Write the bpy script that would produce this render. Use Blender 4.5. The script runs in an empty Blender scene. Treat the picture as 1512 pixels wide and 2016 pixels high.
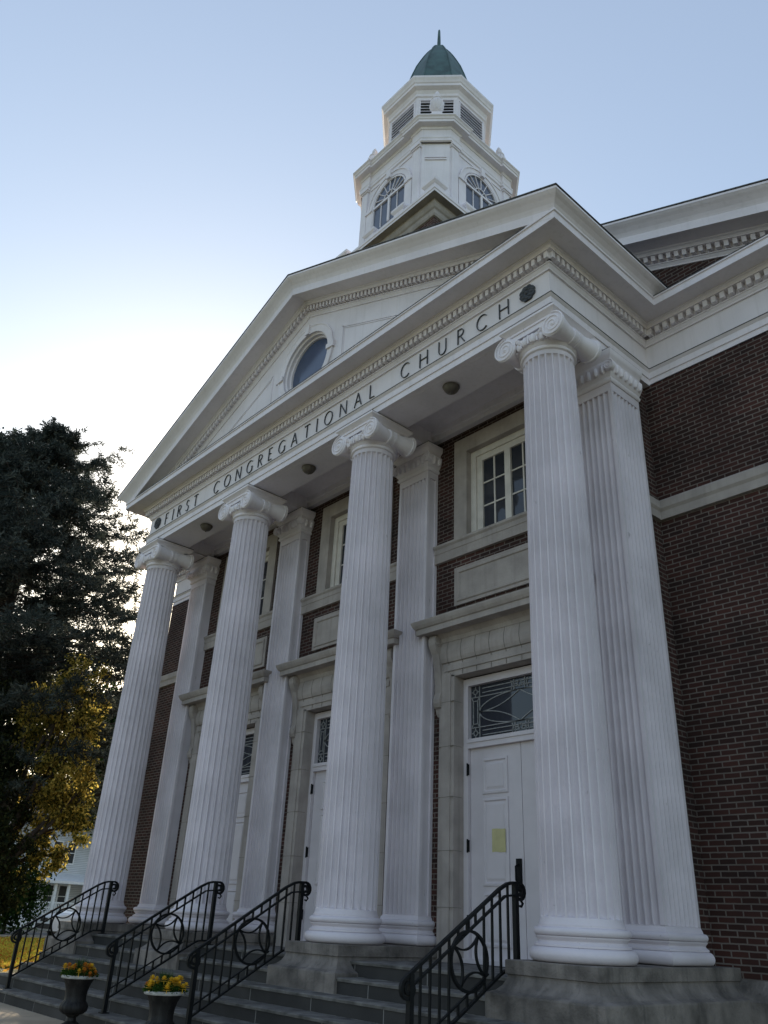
import bpy, math, random
from math import sin, cos, pi, sqrt, radians, atan2
from mathutils import Vector, Matrix

# ------------------------------------------------------------------ units
K, ZG = 1.1, 0.42          # plan units to metres; plan height of the pavement below zero
def W(x, y, z): return Vector((x*K, y*K, (z+ZG)*K))
R = random.Random(7)
SC = bpy.context.scene
COL = SC.collection

# ------------------------------------------------------------------ camera
yaw, pit, rol = 0.8574, 0.4690, 0.0502
fw = Vector((-sin(yaw)*cos(pit), cos(yaw)*cos(pit), sin(pit)))
rt = Vector((cos(yaw), sin(yaw), 0)); up = rt.cross(fw)
r2 = rt*cos(rol)+up*sin(rol); u2 = -rt*sin(rol)+up*cos(rol)
cd = bpy.data.cameras.new('camera'); cam = bpy.data.objects.new('camera', cd); COL.objects.link(cam)
M = Matrix((r2, u2, -fw)).transposed().to_4x4(); M.translation = W(15.1619, -6.953, 0.926)
cam.matrix_world = M
cd.sensor_fit = 'HORIZONTAL'; cd.sensor_width = 36; cd.lens = 1584.27/1512*36
cd.clip_start = .05; cd.clip_end = 3000
SC.camera = cam

# ------------------------------------------------------------------ sky, sun, exposure
SUN_AZ, SUN_EL = 61.0, 19.0      # degrees left of +Y, degrees up
sdir = Vector((-sin(radians(SUN_AZ))*cos(radians(SUN_EL)), cos(radians(SUN_AZ))*cos(radians(SUN_EL)), sin(radians(SUN_EL))))
wd = bpy.data.worlds.new('World'); SC.world = wd; wd.use_nodes = True
nt = wd.node_tree
sky = nt.nodes.new('ShaderNodeTexSky'); sky.sky_type = 'NISHITA'; sky.sun_disc = False
sky.sun_elevation = radians(SUN_EL); sky.sun_rotation = radians(-SUN_AZ)
sky.air_density = 1.0; sky.dust_density = .7; sky.ozone_density = 1.0
nt.nodes['Background'].inputs[1].default_value = 0.13
# thin high haze: the clear sky thinned a little and veiled with a pale even tone
hz = nt.nodes.new('ShaderNodeMixRGB'); hz.blend_type = 'MULTIPLY'; hz.inputs[0].default_value = 1; hz.inputs[2].default_value = (.70, .68, .58, 1)
ha = nt.nodes.new('ShaderNodeMixRGB'); ha.blend_type = 'ADD'; ha.inputs[0].default_value = 1; ha.inputs[2].default_value = (.74, .85, 1.2, 1)
nt.links.new(sky.outputs[0], hz.inputs[1]); nt.links.new(hz.outputs[0], ha.inputs[1]); nt.links.new(ha.outputs[0], nt.nodes['Background'].inputs[0])
sl = bpy.data.lights.new('sun', 'SUN'); sl.energy = 5.0; sl.angle = radians(.6); sl.color = (1, .82, .58)
so = bpy.data.objects.new('sun', sl); COL.objects.link(so); so.location = W(-30, 14, 40)
so.rotation_euler = sdir.to_track_quat('Z', 'Y').to_euler()
SC.view_settings.view_transform = 'Standard'; SC.view_settings.look = 'None'
SC.view_settings.exposure = 1.07; SC.view_settings.gamma = 1.0
SC.view_settings.use_curve_mapping = False

# ------------------------------------------------------------------ mesh builder
class MB:
    def __init__(s): s.v = []; s.f = []
    def add(s, vs, fs):
        n = len(s.v); s.v += [tuple(v) for v in vs]; s.f += [tuple(i+n for i in f) for f in fs]
    def box(s, x0, x1, y0, y1, z0, z1):
        s.add([(x, y, z) for z in (z0, z1) for y in (y0, y1) for x in (x0, x1)],
              [(0, 2, 3, 1), (4, 5, 7, 6), (0, 1, 5, 4), (2, 6, 7, 3), (0, 4, 6, 2), (1, 3, 7, 5)])
    def quad(s, a, b, c, d): s.add([a, b, c, d], [(0, 1, 2, 3)])
    def prism(s, pts, fn, d0, d1):
        n = len(pts); s.add([fn(p, d0) for p in pts]+[fn(p, d1) for p in pts],
            [tuple(range(n))[::-1], tuple(range(n, 2*n))]+[(i, (i+1) % n, n+(i+1) % n, n+i) for i in range(n)])
    def rings(s, rs, closed=True, cap=True):
        n = len(rs[0]); m = len(rs); vs = [p for r in rs for p in r]; fs = []
        for i in range(m-1):
            for j in range(n if closed else n-1):
                k = (j+1) % n; fs.append((i*n+j, i*n+k, (i+1)*n+k, (i+1)*n+j))
        if cap and closed: fs += [tuple(range(n))[::-1], tuple((m-1)*n+j for j in range(n))]
        s.add(vs, fs)
    def lathe(s, prof, c=(0, 0), n=48, a0=0.0, mod=None):
        s.rings([[(c[0]+(r*(mod(2*pi*j/n, z) if mod else 1))*cos(a0+2*pi*j/n), c[1]+(r*(mod(2*pi*j/n, z) if mod else 1))*sin(a0+2*pi*j/n), z) for j in range(n)] for r, z in prof])
    def ball(s, c, rx, ry, rz, n=10, m=6):
        s.rings([[(c[0]+rx*sin(pi*i/m)*cos(2*pi*j/n), c[1]+ry*sin(pi*i/m)*sin(2*pi*j/n), c[2]-rz*cos(pi*i/m)) for j in range(n)] for i in [0.06]+list(range(1, m))+[m-.06]])
    def tube(s, pts, r, n=8, r2=None):
        pts = [Vector(p) for p in pts]; m = len(pts); rs = []
        t0 = (pts[1]-pts[0]).normalized(); ref = Vector((0, 0, 1)) if abs(t0.z) < .9 else Vector((1, 0, 0))
        nx = t0.cross(ref).normalized()
        for i in range(m):
            t = (pts[min(i+1, m-1)]-pts[max(i-1, 0)]).normalized()
            nx = (nx-t*nx.dot(t)).normalized(); ny = t.cross(nx)
            rr = r if r2 is None else r+(r2-r)*i/(m-1)
            rs.append([pts[i]+(nx*cos(2*pi*j/n)+ny*sin(2*pi*j/n))*rr for j in range(n)])
        s.rings(rs)
    def bar(s, pts, w, d, side=(1, 0, 0)):
        # flat bar: d along side, w across
        pts = [Vector(p) for p in pts]; sd = Vector(side).normalized(); m = len(pts); rs = []
        for i in range(m):
            t = (pts[min(i+1, m-1)]-pts[max(i-1, 0)]).normalized(); nn = t.cross(sd).normalized()
            rs.append([pts[i]+sd*d/2+nn*w/2, pts[i]-sd*d/2+nn*w/2, pts[i]-sd*d/2-nn*w/2, pts[i]+sd*d/2-nn*w/2])
        s.rings(rs)
    def sweep(s, prof, path, closed=False, cap=False, skip0=0, skip1=0):
        # prof: (outward offset, z); path: plan points, outward is to the right
        n = len(path); rs = []
        for i in range(n):
            P = Vector(path[i][:2])
            def nrm(a, b):
                d = (Vector(path[b][:2])-Vector(path[a][:2])).normalized(); return Vector((d.y, -d.x))
            if closed: n0, n1 = nrm((i-1) % n, i), nrm(i, (i+1) % n)
            else: n0 = nrm(i-1, i) if i else nrm(0, 1); n1 = nrm(i, i+1) if i < n-1 else n0
            mt = (n0+n1); mt = mt/mt.dot(n0)
            rs.append([(P.x+mt.x*o, P.y+mt.y*o, z) for o, z in prof])
        if closed: rs.append(rs[0])
        m = len(prof); vs = [p for r in rs for p in r]
        s.add(vs, [(i*m+j, i*m+j+1, (i+1)*m+j+1, (i+1)*m+j) for i in range(skip0, len(rs)-1-skip1) for j in range(m-1)])
        if cap: s.add(rs[0], [tuple(range(m))]); s.add(rs[-1], [tuple(range(m))[::-1]])
    def build(s, name, mat, parent=None, org=(0, 0, 0), smooth=None, recalc=False):
        me = bpy.data.meshes.new(name)
        me.from_pydata([((a-org[0])*K, (b-org[1])*K, (c-org[2])*K) for a, b, c in s.v], [], s.f)
        me.update()
        if recalc:
            import bmesh
            bm = bmesh.new(); bm.from_mesh(me); bmesh.ops.recalc_face_normals(bm, faces=bm.faces); bm.to_mesh(me); bm.free()
        uv = me.uv_layers.new(name='UVMap').data
        for p in me.polygons:
            nx, ny, nz = (abs(c) for c in p.normal)
            for li in p.loop_indices:
                c = me.vertices[me.loops[li].vertex_index].co
                if nz > .8 and nz >= nx and nz >= ny: uv[li].uv = (c.x, c.y)
                elif nx > ny: uv[li].uv = (c.y, c.z)
                else: uv[li].uv = (c.x, c.z)
        if smooth:
            for p in me.polygons: p.use_smooth = True
            me.set_sharp_from_angle(angle=radians(smooth))
        me.materials.append(mat)
        o = bpy.data.objects.new(name, me); COL.objects.link(o)
        if parent: o.parent = parent
        return o
def thing(name, label, cat, loc=(0, 0, 0), group=None):
    o = bpy.data.objects.new(name, None); COL.objects.link(o); o.location = W(*loc); o.empty_display_size = .2
    return tag(o, label, cat, group)
def tag(o, label, cat, group=None):
    o['label'] = label; o['category'] = cat
    if group: o['group'] = group
    return o
def place(o, loc): o.location = W(*loc); return o
def struct(o, kind='structure'): o['kind'] = kind; return o
def dup_tree(o, parent=None):
    c = o.copy(); COL.objects.link(c)
    if parent: c.parent = parent
    for ch in list(o.children): dup_tree(ch, c)
    return c

# ------------------------------------------------------------------ materials
def mat(name, col, rough=.6, noise=.12, nscale=6, bump=0, bscale=40, metal=0, spec=.5, streak=0, col2=None, trans=0, dirt=None, chips=0):
    m = bpy.data.materials.new(name); m.use_nodes = True; t = m.node_tree; N = t.nodes; L = t.links
    b = N['Principled BSDF']; b.inputs['Roughness'].default_value = rough; b.inputs['Metallic'].default_value = metal
    b.inputs['Specular IOR Level'].default_value = spec
    tc = N.new('ShaderNodeTexCoord')
    nz = N.new('ShaderNodeTexNoise'); nz.inputs['Scale'].default_value = nscale; nz.inputs['Detail'].default_value = 6
    L.new(tc.outputs['Object'], nz.inputs['Vector'])
    rp = N.new('ShaderNodeValToRGB'); c2 = col2 or tuple(c*(1-noise*2) for c in col)
    rp.color_ramp.elements[0].color = (*c2, 1); rp.color_ramp.elements[1].color = (*(min(1, c*(1+noise*.4)) for c in col), 1)
    rp.color_ramp.elements[0].position = .3; rp.color_ramp.elements[1].position = .65
    L.new(nz.outputs['Fac'], rp.inputs['Fac']); out = rp.outputs['Color']
    if streak:
        mp = N.new('ShaderNodeMapping'); mp.inputs['Scale'].default_value = (9, 9, .35); L.new(tc.outputs['Object'], mp.inputs['Vector'])
        n2 = N.new('ShaderNodeTexNoise'); n2.inputs['Scale'].default_value = 1.6; n2.inputs['Detail'].default_value = 5; L.new(mp.outputs[0], n2.inputs['Vector'])
        r3 = N.new('ShaderNodeValToRGB'); r3.color_ramp.elements[0].position = .52; r3.color_ramp.elements[1].position = .78
        L.new(n2.outputs['Fac'], r3.inputs['Fac'])
        ml = N.new('ShaderNodeMath'); ml.operation = 'MULTIPLY'; ml.inputs[1].default_value = streak; L.new(r3.outputs['Color'], ml.inputs[0])
        mx = N.new('ShaderNodeMixRGB'); mx.blend_type = 'MIX'; mx.inputs[2].default_value = (*(dirt or tuple(c*.45 for c in col)), 1)
        L.new(ml.outputs[0], mx.inputs[0]); L.new(out, mx.inputs[1]); out = mx.outputs[0]
    if chips:                                                       # flaked paint and small stains
        mq = N.new('ShaderNodeMapping'); mq.inputs['Scale'].default_value = (1, 1, .35); L.new(tc.outputs['Object'], mq.inputs['Vector'])
        n5 = N.new('ShaderNodeTexNoise'); n5.inputs['Scale'].default_value = 16; n5.inputs['Detail'].default_value = 8; n5.inputs['Roughness'].default_value = .7; L.new(mq.outputs[0], n5.inputs['Vector'])
        r5 = N.new('ShaderNodeValToRGB'); r5.color_ramp.elements[0].position = .655; r5.color_ramp.elements[1].position = .70; L.new(n5.outputs['Fac'], r5.inputs['Fac'])
        m5 = N.new('ShaderNodeMath'); m5.operation = 'MULTIPLY'; m5.inputs[1].default_value = chips; L.new(r5.outputs['Color'], m5.inputs[0])
        x5 = N.new('ShaderNodeMixRGB'); x5.inputs[2].default_value = (.20, .18, .165, 1); L.new(m5.outputs[0], x5.inputs[0]); L.new(out, x5.inputs[1]); out = x5.outputs[0]
    L.new(out, b.inputs['Base Color'])
    if bump:
        n4 = N.new('ShaderNodeTexNoise'); n4.inputs['Scale'].default_value = bscale; n4.inputs['Detail'].default_value = 5
        L.new(tc.outputs['Object'], n4.inputs['Vector'])
        bp = N.new('ShaderNodeBump'); bp.inputs['Strength'].default_value = bump; bp.inputs['Distance'].default_value = .02
        L.new(n4.outputs['Fac'], bp.inputs['Height']); L.new(bp.outputs[0], b.inputs['Normal'])
    return m
def brickmat(name, cols, mortar, bw, rh, ms, rough=.85, bump=.5, offset=.5, freq=2, var=.5):
    m = bpy.data.materials.new(name); m.use_nodes = True; t = m.node_tree; N = t.nodes; L = t.links
    b = N['Principled BSDF']; b.inputs['Roughness'].default_value = rough; b.inputs['Specular IOR Level'].default_value = .3
    uvn = N.new('ShaderNodeUVMap'); uvn.uv_map = 'UVMap'
    wob = N.new('ShaderNodeTexNoise'); wob.inputs['Scale'].default_value = 9; L.new(uvn.outputs[0], wob.inputs['Vector'])
    wm = N.new('ShaderNodeVectorMath'); wm.operation = 'MULTIPLY_ADD'; wm.inputs[1].default_value = (.008, .008, 0); L.new(wob.outputs['Color'], wm.inputs[0]); L.new(uvn.outputs[0], wm.inputs[2])
    br = N.new('ShaderNodeTexBrick'); br.inputs['Scale'].default_value = 1
    br.inputs['Brick Width'].default_value = bw; br.inputs['Row Height'].default_value = rh
    br.inputs['Mortar Size'].default_value = ms; br.inputs['Mortar Smooth'].default_value = .25; br.inputs['Bias'].default_value = 0
    br.offset = offset; br.offset_frequency = freq
    br.inputs['Color1'].default_value = (*cols[0], 1); br.inputs['Color2'].default_value = (*cols[1], 1); br.inputs['Mortar'].default_value = (*mortar, 1)
    L.new(wm.outputs[0], br.inputs['Vector'])
    nz = N.new('ShaderNodeTexNoise'); nz.inputs['Scale'].default_value = 1.1; nz.inputs['Detail'].default_value = 7; L.new(uvn.outputs[0], nz.inputs['Vector'])
    mr = N.new('ShaderNodeMapRange'); mr.inputs[1].default_value = .3; mr.inputs[2].default_value = .7; mr.inputs[3].default_value = 1-var; mr.inputs[4].default_value = 1+var*.5
    L.new(nz.outputs['Fac'], mr.inputs[0])
    mx = N.new('ShaderNodeMixRGB'); mx.blend_type = 'MULTIPLY'; mx.inputs[0].default_value = 1
    L.new(br.outputs['Color'], mx.inputs[1]); L.new(mr.outputs[0], mx.inputs[2]); L.new(mx.outputs[0], b.inputs['Base Color'])
    iv = N.new('ShaderNodeMath'); iv.operation = 'SUBTRACT'; iv.inputs[0].default_value = 1; L.new(br.outputs['Fac'], iv.inputs[1])
    fn = N.new('ShaderNodeTexNoise'); fn.inputs['Scale'].default_value = 60; L.new(uvn.outputs[0], fn.inputs['Vector'])
    ad = N.new('ShaderNodeMath'); ad.operation = 'MULTIPLY_ADD'; ad.inputs[1].default_value = .25; L.new(fn.outputs['Fac'], ad.inputs[0]); L.new(iv.outputs[0], ad.inputs[2])
    bp = N.new('ShaderNodeBump'); bp.inputs['Strength'].default_value = bump; bp.inputs['Distance'].default_value = .012
    L.new(ad.outputs[0], bp.inputs['Height']); L.new(bp.outputs[0], b.inputs['Normal'])
    return m
def leafmat(name, c1, c2, trans=.35):
    m = bpy.data.materials.new(name); m.use_nodes = True; t = m.node_tree; N = t.nodes; L = t.links
    N.remove(N['Principled BSDF']); out = N['Material Output']
    g = N.new('ShaderNodeNewGeometry'); tc = N.new('ShaderNodeTexCoord')
    nz = N.new('ShaderNodeTexNoise'); nz.inputs['Scale'].default_value = .9; L.new(tc.outputs['Object'], nz.inputs['Vector'])
    ad = N.new('ShaderNodeMath'); ad.operation = 'ADD'; L.new(g.outputs['Random Per Island'], ad.inputs[0]); L.new(nz.outputs['Fac'], ad.inputs[1])
    hf = N.new('ShaderNodeMapRange'); hf.inputs[1].default_value = .7; hf.inputs[2].default_value = 1.55; L.new(ad.outputs[0], hf.inputs[0])
    mx = N.new('ShaderNodeMixRGB'); mx.inputs[1].default_value = (*c1, 1); mx.inputs[2].default_value = (*c2, 1); L.new(hf.outputs[0], mx.inputs[0])
    d = N.new('ShaderNodeBsdfDiffuse'); tr = N.new('ShaderNodeBsdfTranslucent'); ms = N.new('ShaderNodeMixShader'); ms.inputs[0].default_value = trans
    L.new(mx.outputs[0], d.inputs[0]); L.new(mx.outputs[0], tr.inputs[0]); L.new(d.outputs[0], ms.inputs[1]); L.new(tr.outputs[0], ms.inputs[2])
    L.new(ms.outputs[0], out.inputs['Surface'])
    return m
WHITE = mat('white_paint', (.76, .71, .75), .55, .05, 1.6, .12, 55, streak=.24, dirt=(.46, .42, .41), chips=.4)
COLW = mat('column_paint', (.665, .61, .655), .5, .09, 1.3, .12, 45, streak=.0, chips=.55)
WHITE2 = mat('white_paint_tower', (.78, .74, .79), .55, .05, 2.2, .10, 55, streak=.2, dirt=(.45, .44, .42))
DOORW = mat('door_paint', (.60, .55, .58), .45, .04, 3, .06, 60, streak=.15, dirt=(.45, .43, .42))
CREAM = mat('window_paint', (.66, .61, .56), .5, .08, 4, .08, 60)
BRICK = brickmat('dark_red_brick', ((.062, .023, .018), (.028, .013, .011)), (.15, .124, .11), .205, .0678, .009, var=.45)
LIME = mat('limestone', (.38, .335, .31), .8, .12, 3, .25, 30, streak=.3, dirt=(.16, .14, .12))
BLUEST = brickmat('bluestone', ((.050, .047, .045), (.031, .030, .030)), (.24, .23, .22), 1.25, .1705, .006, bump=.35, var=.5)
PLINTHM = mat('plinth_stone', (.20, .175, .158), .85, .32, 3.4, .6, 30, streak=.6, dirt=(.05, .046, .043), chips=.3)
TREAD = mat('tread_stone', (.145, .137, .128), .8, .35, 5, .5, 40, chips=.4)
COPPER = mat('green_copper', (.048, .105, .105), .55, .25, 3, .1, 20, streak=.4, dirt=(.075, .14, .13))
IRON = mat('black_iron', (.005, .006, .007), .6, .2, 20, .15, 80, spec=.2)
LAMPM = mat('bronze_lamp', (.10, .085, .07), .45, .2, 12)
LETTER = mat('letter_black', (.045, .05, .06), .5, .2, 12)
SHING = brickmat('shingles', ((.16, .16, .16), (.10, .10, .11)), (.02, .02, .02), .3, .14, .008)
LEAD = mat('lead_came', (.30, .30, .30), .5, .2, 20)
def glass(name, col, rough=.04):
    m = mat(name, col, rough, .1, 1.5, .03, 2.5, spec=.6); return m
GLASS = glass('dark_glass', (.03, .034, .045))
TGL = glass('tower_glass', (.085, .10, .145), .1)
OCG = glass('oculus_glass', (.055, .08, .15), .12)
FLASH_SHADE = mat('flashing_and_shade', (.05, .052, .056), .6, .2, 8)  # flashing lips, and the dark strips that paint shade over the abacus tops
JOINT = mat('stone_joint', (.19, .17, .15), .9, .1)
LOUV = mat('louver_dark', (.02, .02, .022), .8)
GRASS = mat('grass', (.075, .10, .025), .9, .3, 1.3, .8, 60, col2=(.11, .09, .025))
CONC = brickmat('sidewalk', ((.46, .37, .27), (.42, .34, .25)), (.16, .14, .12), 1.5, 1.5, .012, offset=0, bump=.25, var=.25)
ASPH = mat('asphalt', (.055, .055, .058), .9, .2, 3, .5, 90)
KERBM = mat('kerb_stone', (.36, .34, .31), .85, .2, 4, .3, 30)

# ------------------------------------------------------------------ plan constants (plan units)
S = 3.4; X = 3*S; CX = X/2; E = .319; DW = 1.95; YW = 1.12
WL, WR = CX-8.36, CX+8.36; YB = 22.0
SLOPE = .4226; C_ = .45; KY = .61      # corona and cyma projection from the frieze plane
ZP = .51; ZPL = .66; ZSB = .96; ZA = 7.88; ZT = 8.13; ZF = 8.56; ZS = 8.82; ZC = 8.95; ZY = 9.11
def gz(x, half, z0): return z0+SLOPE*(half-abs(x-CX))

church = thing('church', 'brick church with white columned portico, pediment and octagonal belfry', 'church', (0, 0, -ZG))
OC = (0, 0, -ZG)      # origin of everything built directly under the church
def part(mb, name, m, parent=church, smooth=None, recalc=False): return mb.build(name, m, parent, OC, smooth, recalc)

# ------------------------------------------------------------------ brick walls
m = MB()
m.box(WL, WR, DW, YB, -ZG-.1, ZA+.02)                       # main hall
part(m, 'brick_wall', BRICK)
m = MB(); xs = [-.22]                                          # portico back block, pierced for doors and windows
m.box(-.22, X+.22, YW+.34, DW-.003, ZP-.3, 7.98)
for k in range(3):
    bx = S*(k+.5); xa = xs[-1]
    m.box(xa, bx-.95, YW, YW+.341, ZP-.3, 7.98); xs.append(bx+.95)
    m.box(bx-.95, bx+.95, YW, YW+.341, 4.1, 6.08); m.box(bx-.95, bx+.95, YW, YW+.341, 7.6, 7.98)
    for q in (-1, 1): a_, b_ = sorted((bx+q*.72, bx+q*.95)); m.box(a_, b_, YW, YW+.341, 6.08, 7.6)
m.box(xs[-1], X+.22, YW, YW+.341, ZP-.3, 7.98)
part(m, 'portico_wall', BRICK)
# front gable tympanum of the hall, brick
hw = 8.36
m = MB(); m.prism([(WL, ZC), (WR, ZC), (CX, ZC+SLOPE*hw)], lambda p, d: (p[0], d, p[1]), DW-.002, DW+.3)
part(m, 'gable_wall', BRICK)
# string courses
prof = [(0, 5.75), (.05, 5.75), (.05, 5.86), (.075, 5.90), (.075, 6.0), (.05, 6.03), (0, 6.05)]
for p_ in ([(WL, YB), (WL, DW), (-.22, DW), (-.22, 1.4)], [(X+.22, 1.4), (X+.22, DW), (WR, DW), (WR, YB)]):
    m = MB(); m.sweep(prof, p_); part(m, 'string_course', LIME)
for p_ in ([(WL, YB), (WL, DW), (-.4, DW)], [(X+.4, DW), (WR, DW), (WR, YB)]):
    m = MB(); m.sweep([(.0, -ZG-.1), (.16, -ZG-.1), (.16, .38), (.12, .43), (.05, .52), (.03, .56), (0, .56)], p_); part(m, 'water_table', PLINTHM)

# ------------------------------------------------------------------ columns
def flute(r, th, n, dep):
    u = (th/(2*pi)*n) % 1.0; a = .42
    t = (u-.5)/a
    return r if abs(t) >= 1 else r-dep*r*sqrt(1-t*t)
def make_column():
    m = MB(); n = 24; us = [0, .08, .085, .11, .18, .32, .5, .68, .82, .89, .915, .92]
    ths = [2*pi*(k+u)/n for k in range(n) for u in us]
    def rad(z):
        t = (z-ZSB)/(7.40-ZSB); return .372-.052*t**1.7
    zs = [(ZSB, 0, .018), (.985, 0, .008), (1.02, 0, 0), (1.021, .25, 0), (1.035, .7, 0), (1.07, .095*10, 0), (1.4, 1, 0), (2.2, 1, 0), (3.2, 1, 0), (4.2, 1, 0), (5.2, 1, 0), (6.2, 1, 0), (7.0, 1, 0), (7.22, 1, 0), (7.265, .9, 0), (7.29, .6, 0), (7.30, .2, 0), (7.302, 0, 0), (7.37, 0, .004)]
    m.rings([[(flute(rad(z)+fl, th, n, .15*k)*cos(th), flute(rad(z)+fl, th, n, .15*k)*sin(th), z) for th in ths] for z, k, fl in zs])
    sh = m.build('column', COLW, church, OC, 35)
    b = MB()
    tor = lambda r, z0, z1: [(r+(z1-z0)/2*(sin(t*pi/8)-1), (z0+z1)/2-(z1-z0)/2*cos(t*pi/8)) for t in range(9)]
    prof = [(.3, ZPL+.002)]+tor(.485, ZPL+.002, .785)+[(.435, .787), (.435, .803)]+[(.435-.035*sin(t*pi/6), .803+.06*t/6) for t in range(1, 6)]+[(.425, .863), (.425, .872)]+tor(.44, .872, .943)+[(.395, .945), (.395, ZSB+.004), (.2, ZSB+.004)]
    b.lathe(prof, n=72); b.build('column_base', COLW, sh, OC, 40)
    c = MB()
    # astragal and echinus
    c.lathe([(.2, 7.365), (.325, 7.365), (.347, 7.378), (.353, 7.395), (.347, 7.412), (.335, 7.42), (.335, 7.43), (.35, 7.44), (.385, 7.49), (.405, 7.55), (.40, 7.60), (.38, 7.62), (.2, 7.62)], n=56)
    for k in range(20):                                              # egg and dart
        a = 2*pi*(k+.5)/20; c.ball((.385*cos(a), .385*sin(a), 7.535), .052, .052, .072, 8, 5)
        a = 2*pi*k/20; c.box(.40*cos(a)-.012, .40*cos(a)+.012, .40*sin(a)-.012, .40*sin(a)+.012, 7.47, 7.60)
    ez, er, ex = 7.575, .165, .375
    for sy in (-1, 1):                                               # channel between the volutes
        c.box(-ex, ex, *sorted((sy*.25, sy*.372)), 7.665, 7.745)
        c.bar([(-ex, sy*.372, 7.742), (ex, sy*.372, 7.742)], .024, .03, (0, 1, 0))
        c.bar([(-ex+.1, sy*.372, 7.662), (0, sy*.372, 7.652), (ex-.1, sy*.372, 7.662)], .02, .026, (0, 1, 0))
        for sx in (-1, 1):                                           # leaf in the corner
            for q in range(3): c.ball((sx*(.20-.03*q), sy*.375, 7.625-.035*q), .05, .03, .022, 6, 4)
    for sx in (-1, 1):
        # bolster with belt, axis along y
        prof = [(.405, er*.9), (.395, er), (.365, er), (.355, er*.92), (.30, er*.86), (.2, er*.72), (.1, er*.64), (.075, er*.64), (.07, er*.74), (.03, er*.74), (.027, er*.64), (.022, er*.7)]
        prof = prof+[(-y, r) for y, r in prof[::-1]]
        c.rings([[(sx*ex+r*cos(2*pi*j/28), y, ez+r*sin(2*pi*j/28)) for j in range(28)] for y, r in prof])
        for sy in (-1, 1):                                           # spiral fillet on the volute face
            pts = []
            for i in range(64):
                t = i/63; th = pi/2+sx*(-1)*2*pi*2.6*t; rr = (er-.012)*(1-t)**.9+.018
                pts.append((sx*ex+rr*cos(th), sy*.408, ez+rr*sin(th)))
            c.tube(pts, .0135, 6, .008)
            c.ball((sx*ex, sy*.408, ez), .024, .016, .024, 8, 6)
        c.box(min(sx*ex, sx*(ex-.1)), max(sx*ex, sx*(ex-.1)), -.33, .33, ez+.02, 7.745)
    # abacus
    h = .41
    ring = lambda o: [(-h-o, h+o), (-h-o, -h-o), (h+o, -h-o), (h+o, h+o)]
    c.sweep([(-.3, 7.746), (-.03, 7.746), (-.03, 7.77), (-.015, 7.785), (.015, 7.815), (.03, 7.825), (.03, ZA-.022), (.0, ZA-.018), (-.3, ZA-.018)], [(-h, h), (-h, -h), (h, -h), (h, h)], True)
    c.build('capital', WHITE, sh, OC, 35)
    c = MB(); c.box(-h-.018, h+.018, -h-.018, h+.018, ZA-.018, ZA-.0035); c.build('shadow_strip', FLASH_SHADE, sh, OC)  # thin dark strip stands in for the shadow line above the abacus
    return sh
col0 = make_column()
for k in range(4):
    o = col0 if k == 0 else dup_tree(col0)
    o.location = Vector((k*S*K, 0, 0))

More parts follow.
